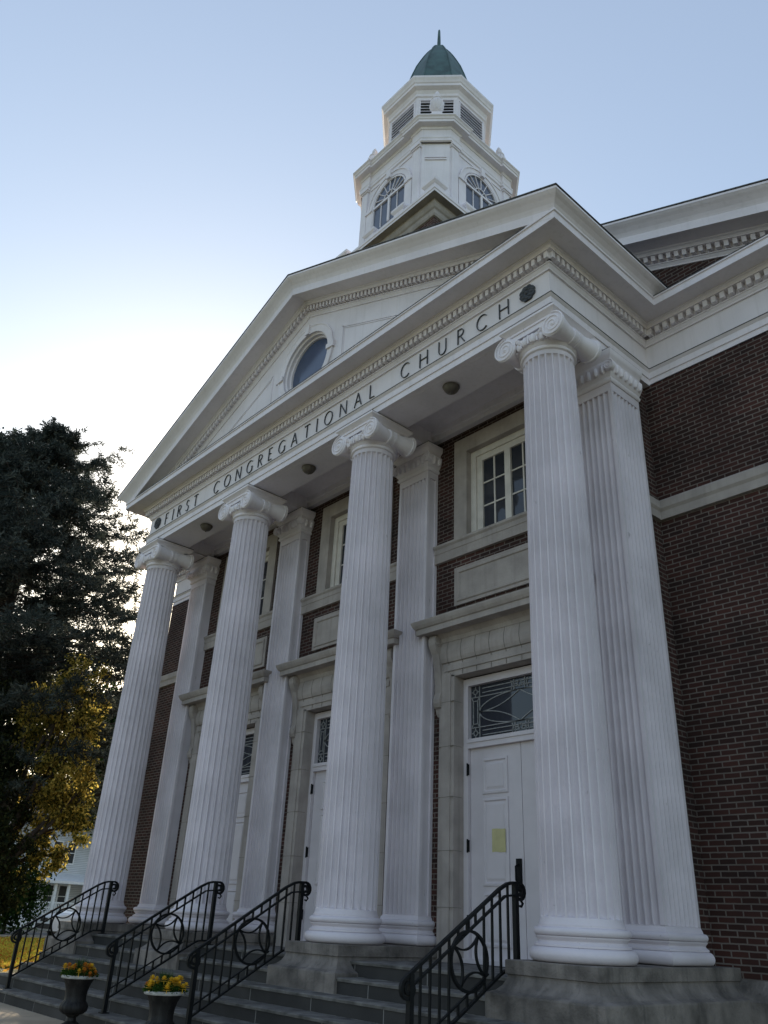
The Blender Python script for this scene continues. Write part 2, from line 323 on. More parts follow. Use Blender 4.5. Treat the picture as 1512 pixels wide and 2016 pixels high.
# ------------------------------------------------------------------ pilasters
def make_pilaster(y0, y1, sideflutes):
    hwid = .33; m = MB()
    def fl(a, b, n):                                               # fluted edge between two plan points
        ax, ay = a; bx, by = b; L = sqrt((bx-ax)**2+(by-ay)**2); d = ((bx-ax)/L, (by-ay)/L); nn = (-d[1], d[0])   # inward normal is to the left
        pts = [a]; mar = .045; p = (L-2*mar)/n; w = p*.43
        for k in range(n):
            c = mar+p*(k+.5)
            for t in range(9):
                q = -1+2*t/8; dep = w*1.25*sqrt(max(0, 1-q*q)); pts.append((ax+d[0]*(c+w*q)+nn[0]*dep, ay+d[1]*(c+w*q)+nn[1]*dep))
        return pts
    fl_r = fl((hwid, y0), (hwid, y1), 7) if sideflutes > 0 else [(hwid, y0), (hwid, y0+.05), (hwid-.02, y0+.05), (hwid-.02, y1-.06), (hwid, y1-.06)]
    fl_l = fl((-hwid, y1), (-hwid, y0), 7) if sideflutes < 0 else [(-hwid, y1)]
    plan = fl_l+fl((-hwid, y0), (hwid, y0), 7)+fl_r+[(hwid, y1)]
    m.prism(plan, lambda p, d: (p[0], p[1], d), 1.0, 7.28)
    m.box(-hwid, hwid, y0, y1, ZSB-.02, 1.003); m.box(-hwid, hwid, y0, y1, 7.277, 7.42)
    sh = m.build('pilaster', COLW, church, OC, 30)
    path = [(-hwid, y1), (-hwid, y0), (hwid, y0), (hwid, y1)]
    tor = lambda r, z0, z1: [(r+(z1-z0)/2*(sin(t*pi/8)-1), (z0+z1)/2-(z1-z0)/2*cos(t*pi/8)) for t in range(9)]
    b = MB(); b.sweep([(-.2, ZPL+.003)]+tor(.115, ZPL+.003, .785)+[(.065, .787), (.065, .803)]+[(.065-.035*sin(t*pi/6), .803+.06*t/6) for t in range(1, 6)]+[(.055, .863), (.055, .872)]+tor(.07, .872, .943)+[(.022, .945), (.018, .962), (.002, .99), (-.1, .99)], path, cap=True)
    b.build('pilaster_base', COLW, sh, OC, 40)
    c = MB(); c.sweep([(.0, 7.40), (.015, 7.40), (.03, 7.415), (.035, 7.435), (.02, 7.45), (.02, 7.475), (.035, 7.49), (.075, 7.56), (.085, 7.66), (.06, 7.69), (.05, 7.72), (.06, 7.74), (.085, 7.765), (.10, 7.79), (.10, ZA-.022), (.07, ZA-.018), (-.1, ZA-.018)], path, cap=True)
    def eggs(a, b, nrm):
        n = max(2, int(sqrt((b[0]-a[0])**2+(b[1]-a[1])**2)/.105))
        for k in range(n):
            t = (k+.5)/n; px, py = a[0]+(b[0]-a[0])*t+nrm[0]*.07, a[1]+(b[1]-a[1])*t+nrm[1]*.07
            c.ball((px, py, 7.585), .04, .04, .075, 8, 5)
    eggs((-hwid, y0), (hwid, y0), (0, -1)); eggs((hwid, y0), (hwid, y1), (1, 0)); eggs((-hwid, y0), (-hwid, y1), (-1, 0))
    for sx in (-1, 1):
        c.rings([[(sx*(hwid+.05)+.075*cos(2*pi*j/18), yy, 7.60+.075*sin(2*pi*j/18)) for j in range(18)] for yy in (y0-.10, y0-.03)])
        c.tube([(sx*(hwid+.05)+(.068*(1-i/30)+.012)*cos(pi/2-sx*i/30*4*pi), y0-.103, 7.60+(.068*(1-i/30)+.012)*sin(pi/2-sx*i/30*4*pi)) for i in range(31)], .009, 5)
    c.build('pilaster_capital', WHITE, sh, OC, 35)
    c = MB(); c.box(-hwid-.09, hwid+.09, y0-.09, y1-.02, ZA-.018, ZA-.0035); c.build('shadow_strip', FLASH_SHADE, sh, OC)  # dark strip again drawn as the shadow between abacus and architrave
    return sh
pm = make_pilaster(.89, YW+.01, 0)
pr = make_pilaster(.89, 1.56, 1); pl = make_pilaster(.89, 1.56, -1)
pm.location.x = S*K; pm2 = dup_tree(pm); pm2.location.x = 2*S*K; pr.location.x = X*K; pl.location.x = 0

# ------------------------------------------------------------------ entablature, one run round portico and hall
PATH = [(WL, YB), (WL, DW), (-E, DW), (-E, -E), (X+E, -E), (X+E, DW), (WR, DW), (WR, YB)]
m = MB()
m.sweep([(-.10, ZA), (0, ZA), (0, 7.985), (.018, 7.987), (.018, 8.085), (.03, 8.095), (.05, 8.115), (.05, ZT), (-.004, ZT+.006)], PATH)
part(m, 'architrave', WHITE)
m = MB(); m.sweep([(-.006, ZT), (-.006, ZF)], PATH)
part(m, 'frieze', WHITE)
m = MB()
CORN = [(-.004, ZF-.02), (.022, ZF-.018), (.022, ZF+.005), (.05, ZF+.045), (.065, ZF+.05), (.065, 8.625), (.035, 8.63), (.035, 8.742), (.14, 8.745), (.14, 8.765), (.155, 8.79), (.18, 8.80), (.18, ZS+.003)]
m.sweep(CORN+[(C_-.03, ZS+.003), (C_-.03, ZS-.012), (C_, ZS-.012), (C_, ZC-.035), (C_+.02, ZC-.03), (C_+.02, ZC), (-.1, ZC+.02)], PATH)
def dentils(a, b, nrm, per):
    L = sqrt((b[0]-a[0])**2+(b[1]-a[1])**2); n = int(L/per); ux, uy = (b[0]-a[0])/L, (b[1]-a[1])/L; w = per*.27
    for k in range(n):
        t = L*(k+.5)/n; cx, cy = a[0]+ux*t, a[1]+uy*t
        pts = [(-w, .03), (w, .03), (w, .128), (-w, .128)]
        m.prism([(cx+ux*p[0]+nrm[0]*p[1], cy+uy*p[0]+nrm[1]*p[1]) for p in pts], lambda p, d: (p[0], p[1], d), 8.64, 8.738)
dentils((-E-.1, -E), (X+E+.1, -E), (0, -1), .1); dentils((X+E, -E-.1), (X+E, DW-.1), (1, 0), .1); dentils((-E, -E-.1), (-E, DW-.1), (-1, 0), .1)
dentils((X+E+.1, DW), (WR+.1, DW), (0, -1), .118); dentils((WL-.1, DW), (-E-.1, DW), (0, -1), .118)
part(m, 'cornice', WHITE)
m = MB(); m.sweep([(-.003, ZT+.007), (.056, ZT+.001), (.058, ZT-.010), (.05, ZT-.010)], PATH); part(m, 'flashing', FLASH_SHADE)
m = MB(); m.sweep([(-.003, ZC+.021), (C_+.025, ZC+.004), (C_+.027, ZC-.008), (C_+.019, ZC-.008)], [(-E+.0, -E), (X+E, -E)]); part(m, 'flashing', FLASH_SHADE)
for p_ in ([(WL, DW), (-E-C_, DW)], [(X+E+C_, DW), (WR, DW)]):
    m = MB(); m.sweep([(-.003, ZC+.021), (C_+.025, ZC+.004), (C_+.027, ZC-.008), (C_+.019, ZC-.008)], p_); part(m, 'flashing', FLASH_SHADE)
# side eaves with gutter moulding
GUT = [(C_+.0, ZC+.001), (C_+.015, ZC+.02), (C_+.04, ZC+.05), (C_+.09, ZC+.085), (C_+.13, ZC+.105), (KY-.01, ZC+.12), (KY, ZC+.125), (KY, ZY), (C_-.2, ZY+.06)]
for p_, a_, b_ in (([(X+E-.1, -E), (X+E, -E), (X+E, DW+.02)], 1, 0), ([(-E, DW+.02), (-E, -E), (-E+.1, -E)], 0, 1), ([(WR-.1, DW), (WR, DW), (WR, YB)], 1, 0), ([(WL, YB), (WL, DW), (WL+.1, DW)], 0, 1)):
    m = MB(); m.sweep(GUT, p_, skip0=a_, skip1=b_); part(m, 'eaves_moulding', WHITE)

# raking cornices
def rake(yw, half, name, ybk, per):
    """half: half width of the frieze plane; members follow the slope, plumb cut."""
    m = MB(); xe = half; xr = xe+C_
    def strip(prof, xs):
        for sg in (-1, 1):
            a = [(CX+sg*(xs if xs else xe+d), yw-d, z+SLOPE*(xr-(xs if xs else xe+d))) for d, z in prof]; b = [(CX, yw-d, z+SLOPE*xr) for d, z in prof]
            n = len(prof); m.add(a+b, [(i, i+1, n+i+1, n+i) for i in range(n-1)])
    dz = SLOPE*(KY-C_)
    strip([(C_+.003, ZC+.001)]+[(d, z+dz*max(0, (d-C_)/(KY-C_))) for d, z in GUT[1:8]]+[(KY-.02, ZY+dz+.008), (.1, ZY+dz+.012)], 0)
    strip([(C_-.03, ZS+.002), (C_-.03, ZS-.013), (C_+.003, ZS-.013), (C_+.003, ZC+.001)], xr)
    strip([(.11, ZS+.003), (C_-.03, ZS+.003)], xr)
    strip([(-.004, ZF-.02), (.022, ZF-.018), (.022, ZF+.005), (.05, ZF+.045), (.065, ZF+.05), (.065, 8.625), (.035, 8.63), (.035, 8.742), (.14, 8.745), (.14, 8.765), (.155, 8.79), (.18, 8.80), (.18, ZS+.003)], xr-(ZC-.01-ZF)/SLOPE)
    L = xr-(ZC+.03-8.64)/SLOPE; n = int(L/per)
    for sg in (-1, 1):
        for k in range(n):
            x = (k+.5)*L/n; w = per*.27; zz = SLOPE*(xr-x)
            m.prism([(x-w, 8.64+zz+SLOPE*w), (x+w, 8.64+zz-SLOPE*w), (x+w, 8.738+zz-SLOPE*w), (x-w, 8.738+zz+SLOPE*w)], lambda p, d: (CX+sg*p[0], yw-d, p[1]), .03, .128)
    part(m, name, WHITE)
    # roof planes
    r = MB(); zt = ZY+dz+.013
    for sg in (-1, 1):
        xo = xe+KY+.012
        pts = [(CX+sg*xo, zt+SLOPE*(xr-xo)), (CX, zt+SLOPE*xr), (CX, zt+SLOPE*xr+.016), (CX+sg*xo, zt+SLOPE*(xr-xo)+.016)]
        r.prism(pts, lambda p, d: (p[0], d, p[1]), yw-KY-.01, ybk)
    part(r, 'roof', SHING)
rake(-E, CX+E, 'raking_cornice', DW+.2, .1)
rake(DW, 8.36, 'raking_cornice', YB, .118)

# ------------------------------------------------------------------ pediment field with round window
OZ = 9.93
m = MB()
yt = -E-.003
N = 64; xr = CX+E+C_
tri = [(CX-xr-0+.0, ZC-.02), (CX+xr, ZC-.02), (CX, ZC-.02+SLOPE*xr)]
def ray_tri(a):
    dx, dz = cos(a), sin(a); best = 9e9
    for i in range(3):
        (x0, z0), (x1, z1) = tri[i], tri[(i+1) % 3]; ex, ez = x1-x0, z1-z0; den = dx*ez-dz*ex
        if abs(den) > 1e-9:
            t = ((x0-CX)*ez-(z0-OZ)*ex)/den; q = ((x0-CX)*dz-(z0-OZ)*dx)/den
            if t > 0 and -1e-6 <= q <= 1+1e-6: best = min(best, t)
    return (CX+dx*best, OZ+dz*best)
angs = sorted([2*pi*i/N for i in range(N)]+[atan2(p[1]-OZ, p[0]-CX) % (2*pi) for p in tri])
m.rings([[(CX+.66*cos(a), yt, OZ+.66*sin(a)) for a in angs], [(ray_tri(a)[0], yt, ray_tri(a)[1]) for a in angs]], True, False)
ped = part(m, 'pediment_field', WHITE)
for sg in (-1, 1):                                                 # raised panels either side
    m = MB()
    z0, zt_ = 9.30, 10.19; x0 = 1.06; x1 = x0+(zt_-z0)/SLOPE
    o = [(x0, z0), (x1, z0), (x0, zt_)]; 
    for a, b in ((o[0], o[1]), (o[1], o[2]), (o[2], o[0])):
        m.bar([(CX+sg*a[0], yt, a[1]), (CX+sg*b[0], yt, b[1])], .045, .03, (0, 1, 0))
        cx_, cz_ = (o[0][0]*.5+o[1][0]*.2+o[2][0]*.3), (o[0][1]*.5+o[1][1]*.2+o[2][1]*.3)
        s_ = .90; m.bar([(CX+sg*(cx_+(a[0]-cx_)*s_), yt, cz_+(a[1]-cz_)*s_), (CX+sg*(cx_+(b[0]-cx_)*s_), yt, cz_+(b[1]-cz_)*s_)], .02, .02, (0, 1, 0))
    m.build('panel_moulding', WHITE, ped, OC)
m = MB()
prof = [(.66, yt+.2), (.60, yt+.2), (.60, yt+.12), (.63, yt+.11), (.63, yt+.05), (.66, yt+.03), (.66, yt-.015), (.68, yt-.02), (.78, yt-.02), (.80, yt-.035), (.82, yt-.035), (.82, yt)]
m.rings([[(CX+r*cos(a*2*pi/72), y, OZ+r*sin(a*2*pi/72)) for a in range(72)] for r, y in prof], True, False)
ocu = part(m, 'round_window', WHITE, smooth=35)
for a in (90, 0, 180, 270):                                        # four keystones
    m = MB(); a = radians(a); d = (cos(a), sin(a)); t = (-d[1], d[0])
    q = [(.655, -.045), (.655, .045), (.86, .065), (.86, -.065)]
    m.prism([(CX+d[0]*p[0]+t[0]*p[1], OZ+d[1]*p[0]+t[1]*p[1]) for p in q], lambda p, dd: (p[0], dd, p[1]), yt-.05, yt)
    m.build('keystone', WHITE, ocu, OC)
m = MB(); m.prism([(CX+.62*cos(a*2*pi/48), OZ+.62*sin(a*2*pi/48)) for a in range(48)], lambda p, d: (p[0], d, p[1]), yt+.16, yt+.18)
m.build('pane', OCG, ocu, OC)

# ------------------------------------------------------------------ portico ceiling
m = MB()
m.box(-E+.1, X+E-.1, -E+.1, .28, ZA-.003, ZA+.02)                      # beam soffit
m.box(-.22, X+.22, .279, .30, ZA+.0, 8.2)
m.box(-.2, X+.2, .28, YW+.02, 8.16, 8.2)                               # ceiling boards
m.bar([(-.2, .33, 8.13), (X+.2, .33, 8.13)], .07, .07, (0, 1, 0)); m.bar([(-.2, .38, 8.15), (X+.2, .38, 8.15)], .04, .1, (0, 1, 0))
m.box(-.22, X+.22, 1.02, YW+.01, 7.98, 8.16); m.box(-.22, X+.22, .97, 1.02, 8.06, 8.16)
for k in range(4):                                                 # beams from columns to pilasters
    m.box(k*S-.3, k*S+.3, .28, 1.0, ZA+.003, 8.16)
m.box(-E+.1, .3, .28, DW, ZA-.003, ZA+.02); m.box(X-.3, X+E-.1, .28, DW, ZA-.003, ZA+.02)
part(m, 'portico_ceiling', WHITE)
for k in range(3):
    m = MB(); c = (S*(k+.5), -.02)
    m.lathe([(.02, ZA-.125), (.045, ZA-.12), (.082, ZA-.10), (.108, ZA-.065), (.118, ZA-.032), (.126, ZA-.028), (.126, ZA-.018), (.105, ZA-.012), (.10, ZA-.005), (.05, ZA-.004)], c, 32)
    m.ball((c[0], c[1], ZA-.132), .018, .018, .016, 8, 5)
    o = m.build('ceiling_lamp', LAMPM, None, (c[0], c[1], ZA-.004), 40); place(o, (c[0], c[1], ZA-.004))
    tag(o, ['small bronze bowl lamp under the beam beside leftmost column', 'small bronze bowl lamp above the middle stair bay', 'small bronze bowl lamp over the right bay, nearest the tall window'][k], 'lamp', 'bowl lamps under the portico beam')

# ------------------------------------------------------------------ inscription
def arc(cx, cy, rx, ry, a0, a1, n=14): return [(cx+rx*cos(radians(a0+(a1-a0)*i/n)), cy+ry*sin(radians(a0+(a1-a0)*i/n))) for i in range(n+1)]
th, tn = 1.0, .55
GL = {'F': (.46, [([(0, 0), (0, 1)], th), ([(0, .98), (.46, .98)], tn), ([(0, .53), (.36, .53)], tn), ([(-.07, .02), (.07, .02)], tn)]),
 'I': (.0, [([(0, 0), (0, 1)], th), ([(-.06, .02), (.06, .02)], tn), ([(-.06, .98), (.06, .98)], tn)]),
 'R': (.56, [([(0, 0), (0, 1)], th), ([(0, .98), (.22, .98)]+arc(.22, .75, .26, .23, 90, -90)+[(0, .52)], tn*1.2), ([(.2, .52), (.56, 0)], th)]),
 'S': (.42, [(arc(.21, .75, .2, .23, 30, 270)+arc(.21, .26, .22, .25, 90, -150), .85)]),
 'T': (.62, [([(.31, 0), (.31, 1)], th), ([(0, .98), (.62, .98)], tn), ([(.0, .99), (.0, .9)], tn), ([(.62, .99), (.62, .9)], tn)]),
 'C': (.78, [(arc(.46, .5, .46, .5, 45, 315, 24), .85)]),
 'O': (.92, [(arc(.46, .5, .46, .5, 0, 360, 32), .85)]),
 'N': (.72, [([(0, 0), (0, 1)], tn), ([(0, 1), (.72, 0)], th), ([(.72, 0), (.72, 1)], tn)]),
 'G': (.80, [(arc(.46, .5, .46, .5, 45, 325, 24), .85), ([(.80, .08), (.80, .44)], th), ([(.70, .44), (.88, .44)], tn)]),
 'E': (.45, [([(0, 0), (0, 1)], th), ([(0, .98), (.43, .98)], tn), ([(0, .53), (.34, .53)], tn), ([(0, .02), (.45, .02)], tn)]),
 'A': (.76, [([(0, 0), (.36, 1)], tn), ([(.36, 1), (.76, 0)], th), ([(.14, .36), (.6, .36)], tn)]),
 'L': (.48, [([(0, 0), (0, 1)], th), ([(0, .02), (.48, .02)], tn)]),
 'H': (.70, [([(0, 0), (0, 1)], th), ([(.70, 0), (.70, 1)], th), ([(0, .52), (.70, .52)], tn)]),
 'U': (.64, [([(0, 1), (0, .34)]+arc(.32, .34, .32, .34, 180, 360)+[(.64, .34), (.64, 1)], .85)])}
ins = bpy.data.objects.new('inscription', None); COL.objects.link(ins); ins.parent = church; ins.empty_display_size = .1
HL = .255; ZL = 8.222
for word, x0, x1 in (('FIRST', .40, 1.72), ('CONGREGATIONAL', 2.36, 7.13), ('CHURCH', 7.74, 9.84)):
    tot = sum(GL[c][0] for c in word)*HL*.86; gap = (x1-x0-tot)/(len(word)-1); x = x0
    for c in word:
        w, st = GL[c]; m = MB()
        for pts, wt in st: m.bar([(x+p[0]*HL*.86, -E-.006, ZL+p[1]*HL) for p in pts], .0135*wt, .018, (0, 1, 0))
        part(m, 'letter', LETTER, ins)
        x += w*HL*.86+gap
for cx in (.05, 10.17):
    m = MB(); c = [(cx+(.112+.016*abs(sin(4*a*pi/32*1.0)))*cos(a*2*pi/64), 8.365+(.112+.016*abs(sin(4*a*pi/32)))*sin(a*2*pi/64)) for a in range(64)]
    m.prism(c, lambda p, d: (p[0], d, p[1]), -E-.028, -E+.01)
    for k in range(8): m.ball((cx+.075*cos(k*pi/4), -E-.028, 8.365+.075*sin(k*pi/4)), .032, .016, .032, 8, 5)
    m.ball((cx, -E-.03, 8.365), .03, .022, .03, 8, 5)
    part(m, 'rosette', LETTER, smooth=40)

# ------------------------------------------------------------------ back wall of the portico: windows, panels, doors
for k in range(3):
    bx = S*(k+.5)
    m = MB()                                                       # string course piece with sill
    m.sweep([(0, 5.80), (.05, 5.80), (.05, 5.94), (.06, 5.95), (.06, 6.02), (.085, 6.05), (.085, 6.085), (.0, 6.10)], [(bx-S/2+.33, YW), (bx+S/2-.33, YW)])
    part(m, 'sill_course', LIME)
    # window
    w = MB()
    for x0, x1 in ((-.97, -.71), (.71, .97)): w.box(bx+x0, bx+x1, YW-.045, YW+.12, 6.09, 7.56)
    w.box(bx-.97, bx+.97, YW-.045, YW+.12, 7.561, 7.82)
    wi = part(w, 'window', LIME)
    f = MB(); yf = YW+.06
    f.box(bx-.71, bx-.61, yf, yf+.08, 6.09, 7.56); f.box(bx+.61, bx+.71, yf, yf+.08, 6.09, 7.56); f.box(bx-.61, bx+.61, yf, yf+.08, 7.46, 7.56); f.box(bx-.61, bx+.61, yf, yf+.08, 6.09, 6.13)
    f.box(bx-.61, bx-.50, yf+.03, yf+.085, 6.13, 7.46); f.box(bx+.50, bx+.61, yf+.03, yf+.085, 6.13, 7.46); f.box(bx-.5, bx+.5, yf+.03, yf+.085, 7.36, 7.46); f.box(bx-.055, bx+.055, yf+.02, yf+.085, 6.13, 7.36); f.box(bx-.5, bx+.5, yf+.03, yf+.085, 6.13, 6.17)
    for sg in (-1, 1):
        f.box(bx+sg*.278-.012, bx+sg*.278+.012, yf+.045, yf+.08, 6.17, 7.36)
        for q in (1, 2): f.box(bx+sg*.278-.222, bx+sg*.278+.222, yf+.047, yf+.078, 6.17+q*1.19/3-.011, 6.17+q*1.19/3+.011)
    f.build('window_frame', CREAM, wi, OC)
    g = MB(); g.box(bx-.6, bx+.6, yf+.06, yf+.066, 6.13, 7.45); g.build('pane', GLASS, wi, OC)
    # stone panel
    p = MB(); p.box(bx-.97, bx+.97, YW-.03, YW+.02, 5.04, 5.63)
    pa = part(p, 'stone_panel', LIME)
    p = MB(); 
    q = [(bx-.87, 5.13), (bx+.87, 5.13), (bx+.87, 5.54), (bx-.87, 5.54)]
    p.sweep([(-.012, 0), (0, .02), (.03, .02), (.045, 0)], [(a, b) for a, b in q], True)
    p.v = [(a, YW-.03-c, b) for a, b, c in p.v]
    p.build('panel_moulding', LIME, pa, OC)
    # door surround
    d = MB()
    for sg in (-1, 1):
        a, b = sorted((bx+sg*1.22, bx+sg*.94)); d.box(a, b, YW-.05, YW+.16, ZP, 4.02)
        a, b = sorted((bx+sg*1.17, bx+sg*1.0)); d.box(a, b, YW-.065, YW-.049, ZP, 4.05)
    d.box(bx-1.22, bx+1.22, YW-.05, YW+.16, 4.0, 4.2); d.box(bx-1.12, bx+1.12, YW-.066, YW-.049, 4.08, 4.16)
    d.sweep([(.04, 4.2), (.07, 4.21), (.09, 4.26), (.1, 4.34), (.09, 4.42), (.07, 4.5), (.06, 4.53), (.0, 4.53)], [(bx-1.19, YW), (bx+1.19, YW)])
    d.box(bx-1.2, bx+1.2, YW-.035, YW+.02, 4.2, 4.55)
    su = part(d, 'door_surround', LIME)
    for q in range(-4, 5):
        j = MB(); j.bar([(bx+q*.26, YW-o-.001, z) for o, z in ((.054, 4.005), (.054, 4.2), (.07, 4.21), (.09, 4.26), (.1, 4.34), (.09, 4.42), (.07, 4.5))], .006, .006, (1, 0, 0)); j.build('mortar_joint', JOINT, su, OC)
    for sg in (-1, 1):
        for z in (1.1, 1.75, 2.4, 3.05, 3.65):
            j = MB(); a, b = sorted((bx+sg*1.221, bx+sg*.939)); j.box(a, b, YW-.068, YW+.1, z, z+.006); j.build('mortar_joint', JOINT, su, OC)
    h = MB()
    pr_ = [(0, 4.5), (.07, 4.5), (.08, 4.56), (.12, 4.6), (.14, 4.62), (.30, 4.62), (.30, 4.70), (.32, 4.71), (.345, 4.75), (.36, 4.79), (.36, 4.81), (.02, 4.86)]
    h.sweep(pr_, [(bx-1.16, YW+.0), (bx-1.16, YW-.01), (bx+1.16, YW-.01), (bx+1.16, YW)])
    h.sweep([(0, 4.8), (.10, 4.8), (.10, 4.90), (0, 4.93)], [(bx-1.14, YW+.0), (bx-1.14, YW-.01), (bx+1.14, YW-.01), (bx+1.14, YW)], cap=True)
    h.build('door_hood', LIME, su, OC)
    for sg in (-1, 1):                                             # scroll brackets
        c = MB(); cx = bx+sg*1.235
        prof = [(0, 4.6), (.19, 4.6), (.215, 4.55), (.21, 4.47), (.18, 4.40), (.14, 4.34), (.115, 4.25), (.09, 4.08), (.07, 3.92), (.068, 3.80), (.085, 3.76), (.105, 3.71), (.105, 3.65), (.085, 3.60), (.045, 3.58), (.03, 3.52), (0, 3.48)]
        c.prism(prof, lambda p, dd: (cx+dd, YW-p[0], p[1]), -.062, .062)
        for s2 in (-1, 1):
            c.tube([(cx+s2*.063, YW-.14+(.065-.052*i/24)*cos(i/24*4*pi), 4.5+(.065-.052*i/24)*sin(i/24*4*pi)) for i in range(25)], .010, 5)
            c.tube([(cx+s2*.063, YW-.065+(.036-.028*i/24)*cos(i/24*4*pi), 3.68+(.036-.028*i/24)*sin(i/24*4*pi)) for i in range(25)], .008, 5)
        c.build('bracket', LIME, su, OC)
    # door
    yd = YW+.16
    f = MB()
    f.box(bx-.94, bx-.86, yd-.02, yd+.1, ZP+.03, 3.98); f.box(bx+.86, bx+.94, yd-.02, yd+.1, ZP+.03, 3.98); f.box(bx-.86, bx+.86, yd-.02, yd+.1, 3.88, 3.98)
    f.box(bx-.86, bx+.86, yd-.03, yd+.1, 3.03, 3.15); f.box(bx-.86, bx+.86, yd-.045, yd-.029, 3.10, 3.15)
    f.box(bx-.94, bx+.94, yd-.05, yd+.12, ZP+.001, ZP+.05)
    dr = part(f, 'door', DOORW)
    for sg in (-1, 1):
        l = MB(); a, b = sorted((bx+sg*.855, bx+sg*.004)); yl = yd+.03
        l.box(a, b, yl, yl+.06, ZP+.05, 3.03)
        cxl = bx+sg*.43
        for z0, z1 in ((2.46, 2.86), (1.38, 2.36), (.72, 1.26)):
            q = [(cxl-.19, z0), (cxl+.19, z0), (cxl+.19, z1), (cxl-.19, z1)]; n0 = len(l.v)
            l.sweep([(.025, 0), (.02, .018), (-.005, .022), (-.02, .004), (-.03, .004), (-.06, .014), (-.20, .014)], q, True)
            l.v[n0:] = [(u_, yl-w_, v_) for u_, v_, w_ in l.v[n0:]]
            l.box(cxl-.14, cxl+.14, yl-.016, yl, z0+.06, z1-.06)
        l.build('door_leaf', DOORW, dr, OC)
        for z in (.95, 1.82, 2.76):
            hg = MB(); xx = bx+sg*.865; hg.box(xx-.012, xx+.012, yd-.026, yd-.0, z-.07, z+.07); hg.lathe([(.011, z-.08), (.011, z+.08)], (xx, yd-.03), 8); hg.build('hinge', IRON, dr, OC)
    hn = MB(); hn.box(bx-.11, bx-.035, yd+.005, yd+.03, 1.30, 1.66); hn.tube([(bx-.07, yd+.01, 1.6), (bx-.07, yd-.05, 1.57), (bx-.07, yd-.05, 1.42), (bx-.07, yd+.01, 1.39)], .012, 6); hn.build('handle', IRON, dr, OC)
    # leaded transom
    g = MB(); yg = yd+.05; g.box(bx-.86, bx+.86, yg, yg+.006, 3.15, 3.88); tr = g.build('transom_pane', GLASS, dr, OC)
    t = MB(); yl = yg-.006; x0, x1, z0, z1 = bx-.85, bx+.85, 3.16, 3.87; cz = (z0+z1)/2; B = .15
    ln = lambda *pts: t.bar([(a, yl, b) for a, b in pts], .011, .012, (0, 1, 0))
    ln((x0+B, z0), (x0+B, z1)); ln((x1-B, z0), (x1-B, z1)); ln((x0, z0+B), (x1, z0+B)); ln((x0, z1-B), (x1, z1-B))
    ln((x0+B+.05, z0+.04), (x1-B-.05, z0+.04)); ln((x0+B+.05, z0+.10), (x1-B-.05, z0+.10)); ln((x0+B+.05, z1-.04), (x1-B-.05, z1-.04)); ln((x0+B+.05, z1-.10), (x1-B-.05, z1-.10))
    for sx in (-1, 1):
        xx = bx+sx*.775
        ln((xx-.04, z0+B+.05), (xx-.04, z1-B-.05)); ln((xx+.04, z0+B+.05), (xx+.04, z1-B-.05)); ln((xx-.065, z0+B+.01), (xx-.04, z0+B+.05), (xx+.04, z0+B+.05), (xx+.065, z0+B+.01)); ln((xx-.065, z1-B-.01), (xx-.04, z1-B-.05), (xx+.04, z1-B-.05), (xx+.065, z1-B-.01))
        for zz in (z0+.075, z1-.075):
            ln(*[(xx+.034*cos(a*pi/6), zz+.034*sin(a*pi/6)) for a in range(13)]); ln((xx, zz+.034), (xx, zz+.072)); ln((xx+.034, zz), (xx+.07, zz)); ln((xx-.034, zz), (xx-.07, zz)); ln((xx, zz-.034), (xx, zz-.07))
        for sz in (-1, 1):                                         # crossing ellipse arcs
            ln(*[(bx+sx*.70*cos(a*pi/28), cz+sz*.205*sin(a*pi/28)) for a in range(15)])
            ln(*[(bx+sx*.70*(1-a/14), cz+sz*.205*(a/14)**2.2) for a in range(15)])
    for zz in (z0+.075, z1-.075):
        ln(*[(bx+.034*cos(a*pi/6), zz+.034*sin(a*pi/6)) for a in range(13)])
        for sx in (-1, 1): ln((bx+sx*.09, zz-.07), (bx+sx*.09, zz+.07)); ln((bx+sx*.034, zz), (bx+sx*.09, zz)); ln((bx+sx*.14, zz-.06), (bx+sx*.12, zz), (bx+sx*.14, zz+.06))
    t.build('lead_tracery', LEAD, tr, OC)
# notice on the right door
m = MB(); bx = S*2.5; yd = YW+.16+.03-.019
m.rings([[(bx-.485+.215*i/6, yd+.004*sin(i*1.3)-.002, z+.004*sin(i)) for i in range(7)] for z in (1.74, 1.83, 1.92, 2.01)], False, False)
nb = m.build('paper_notice', mat('yellow_paper', (.50, .455, .24), .8, .06, 8), None, (bx-.38, yd, 1.74)); place(nb, (bx-.38, yd, 1.74))
md = nb.modifiers.new('thick', 'SOLIDIFY'); md.thickness = .002
tag(nb, 'plain yellow paper notice taped to the white right door', 'notice')
# ------------------------------------------------------------------ plinths under columns and pilasters
for k in range(4):
    m = MB(); yb = YW+.01 if k in (1, 2) else DW-.01; h = .50; cx = k*S
    m.sweep([(-.3, ZPL), (-.006, ZPL), (0, ZPL-.006), (0, .548), (-.014, .54), (-.014, .525), (-.005, .50), (.02, .455), (.065, .415), (.125, .395), (.13, .38), (.13, -ZG-.05)], [(cx-h, yb), (cx-h, -h), (cx+h, -h), (cx+h, yb)])
    m.box(cx-h+.25, cx+h-.25, -h+.25, yb, ZPL-.02, ZPL-.0005)
    part(m, 'plinth', PLINTHM)

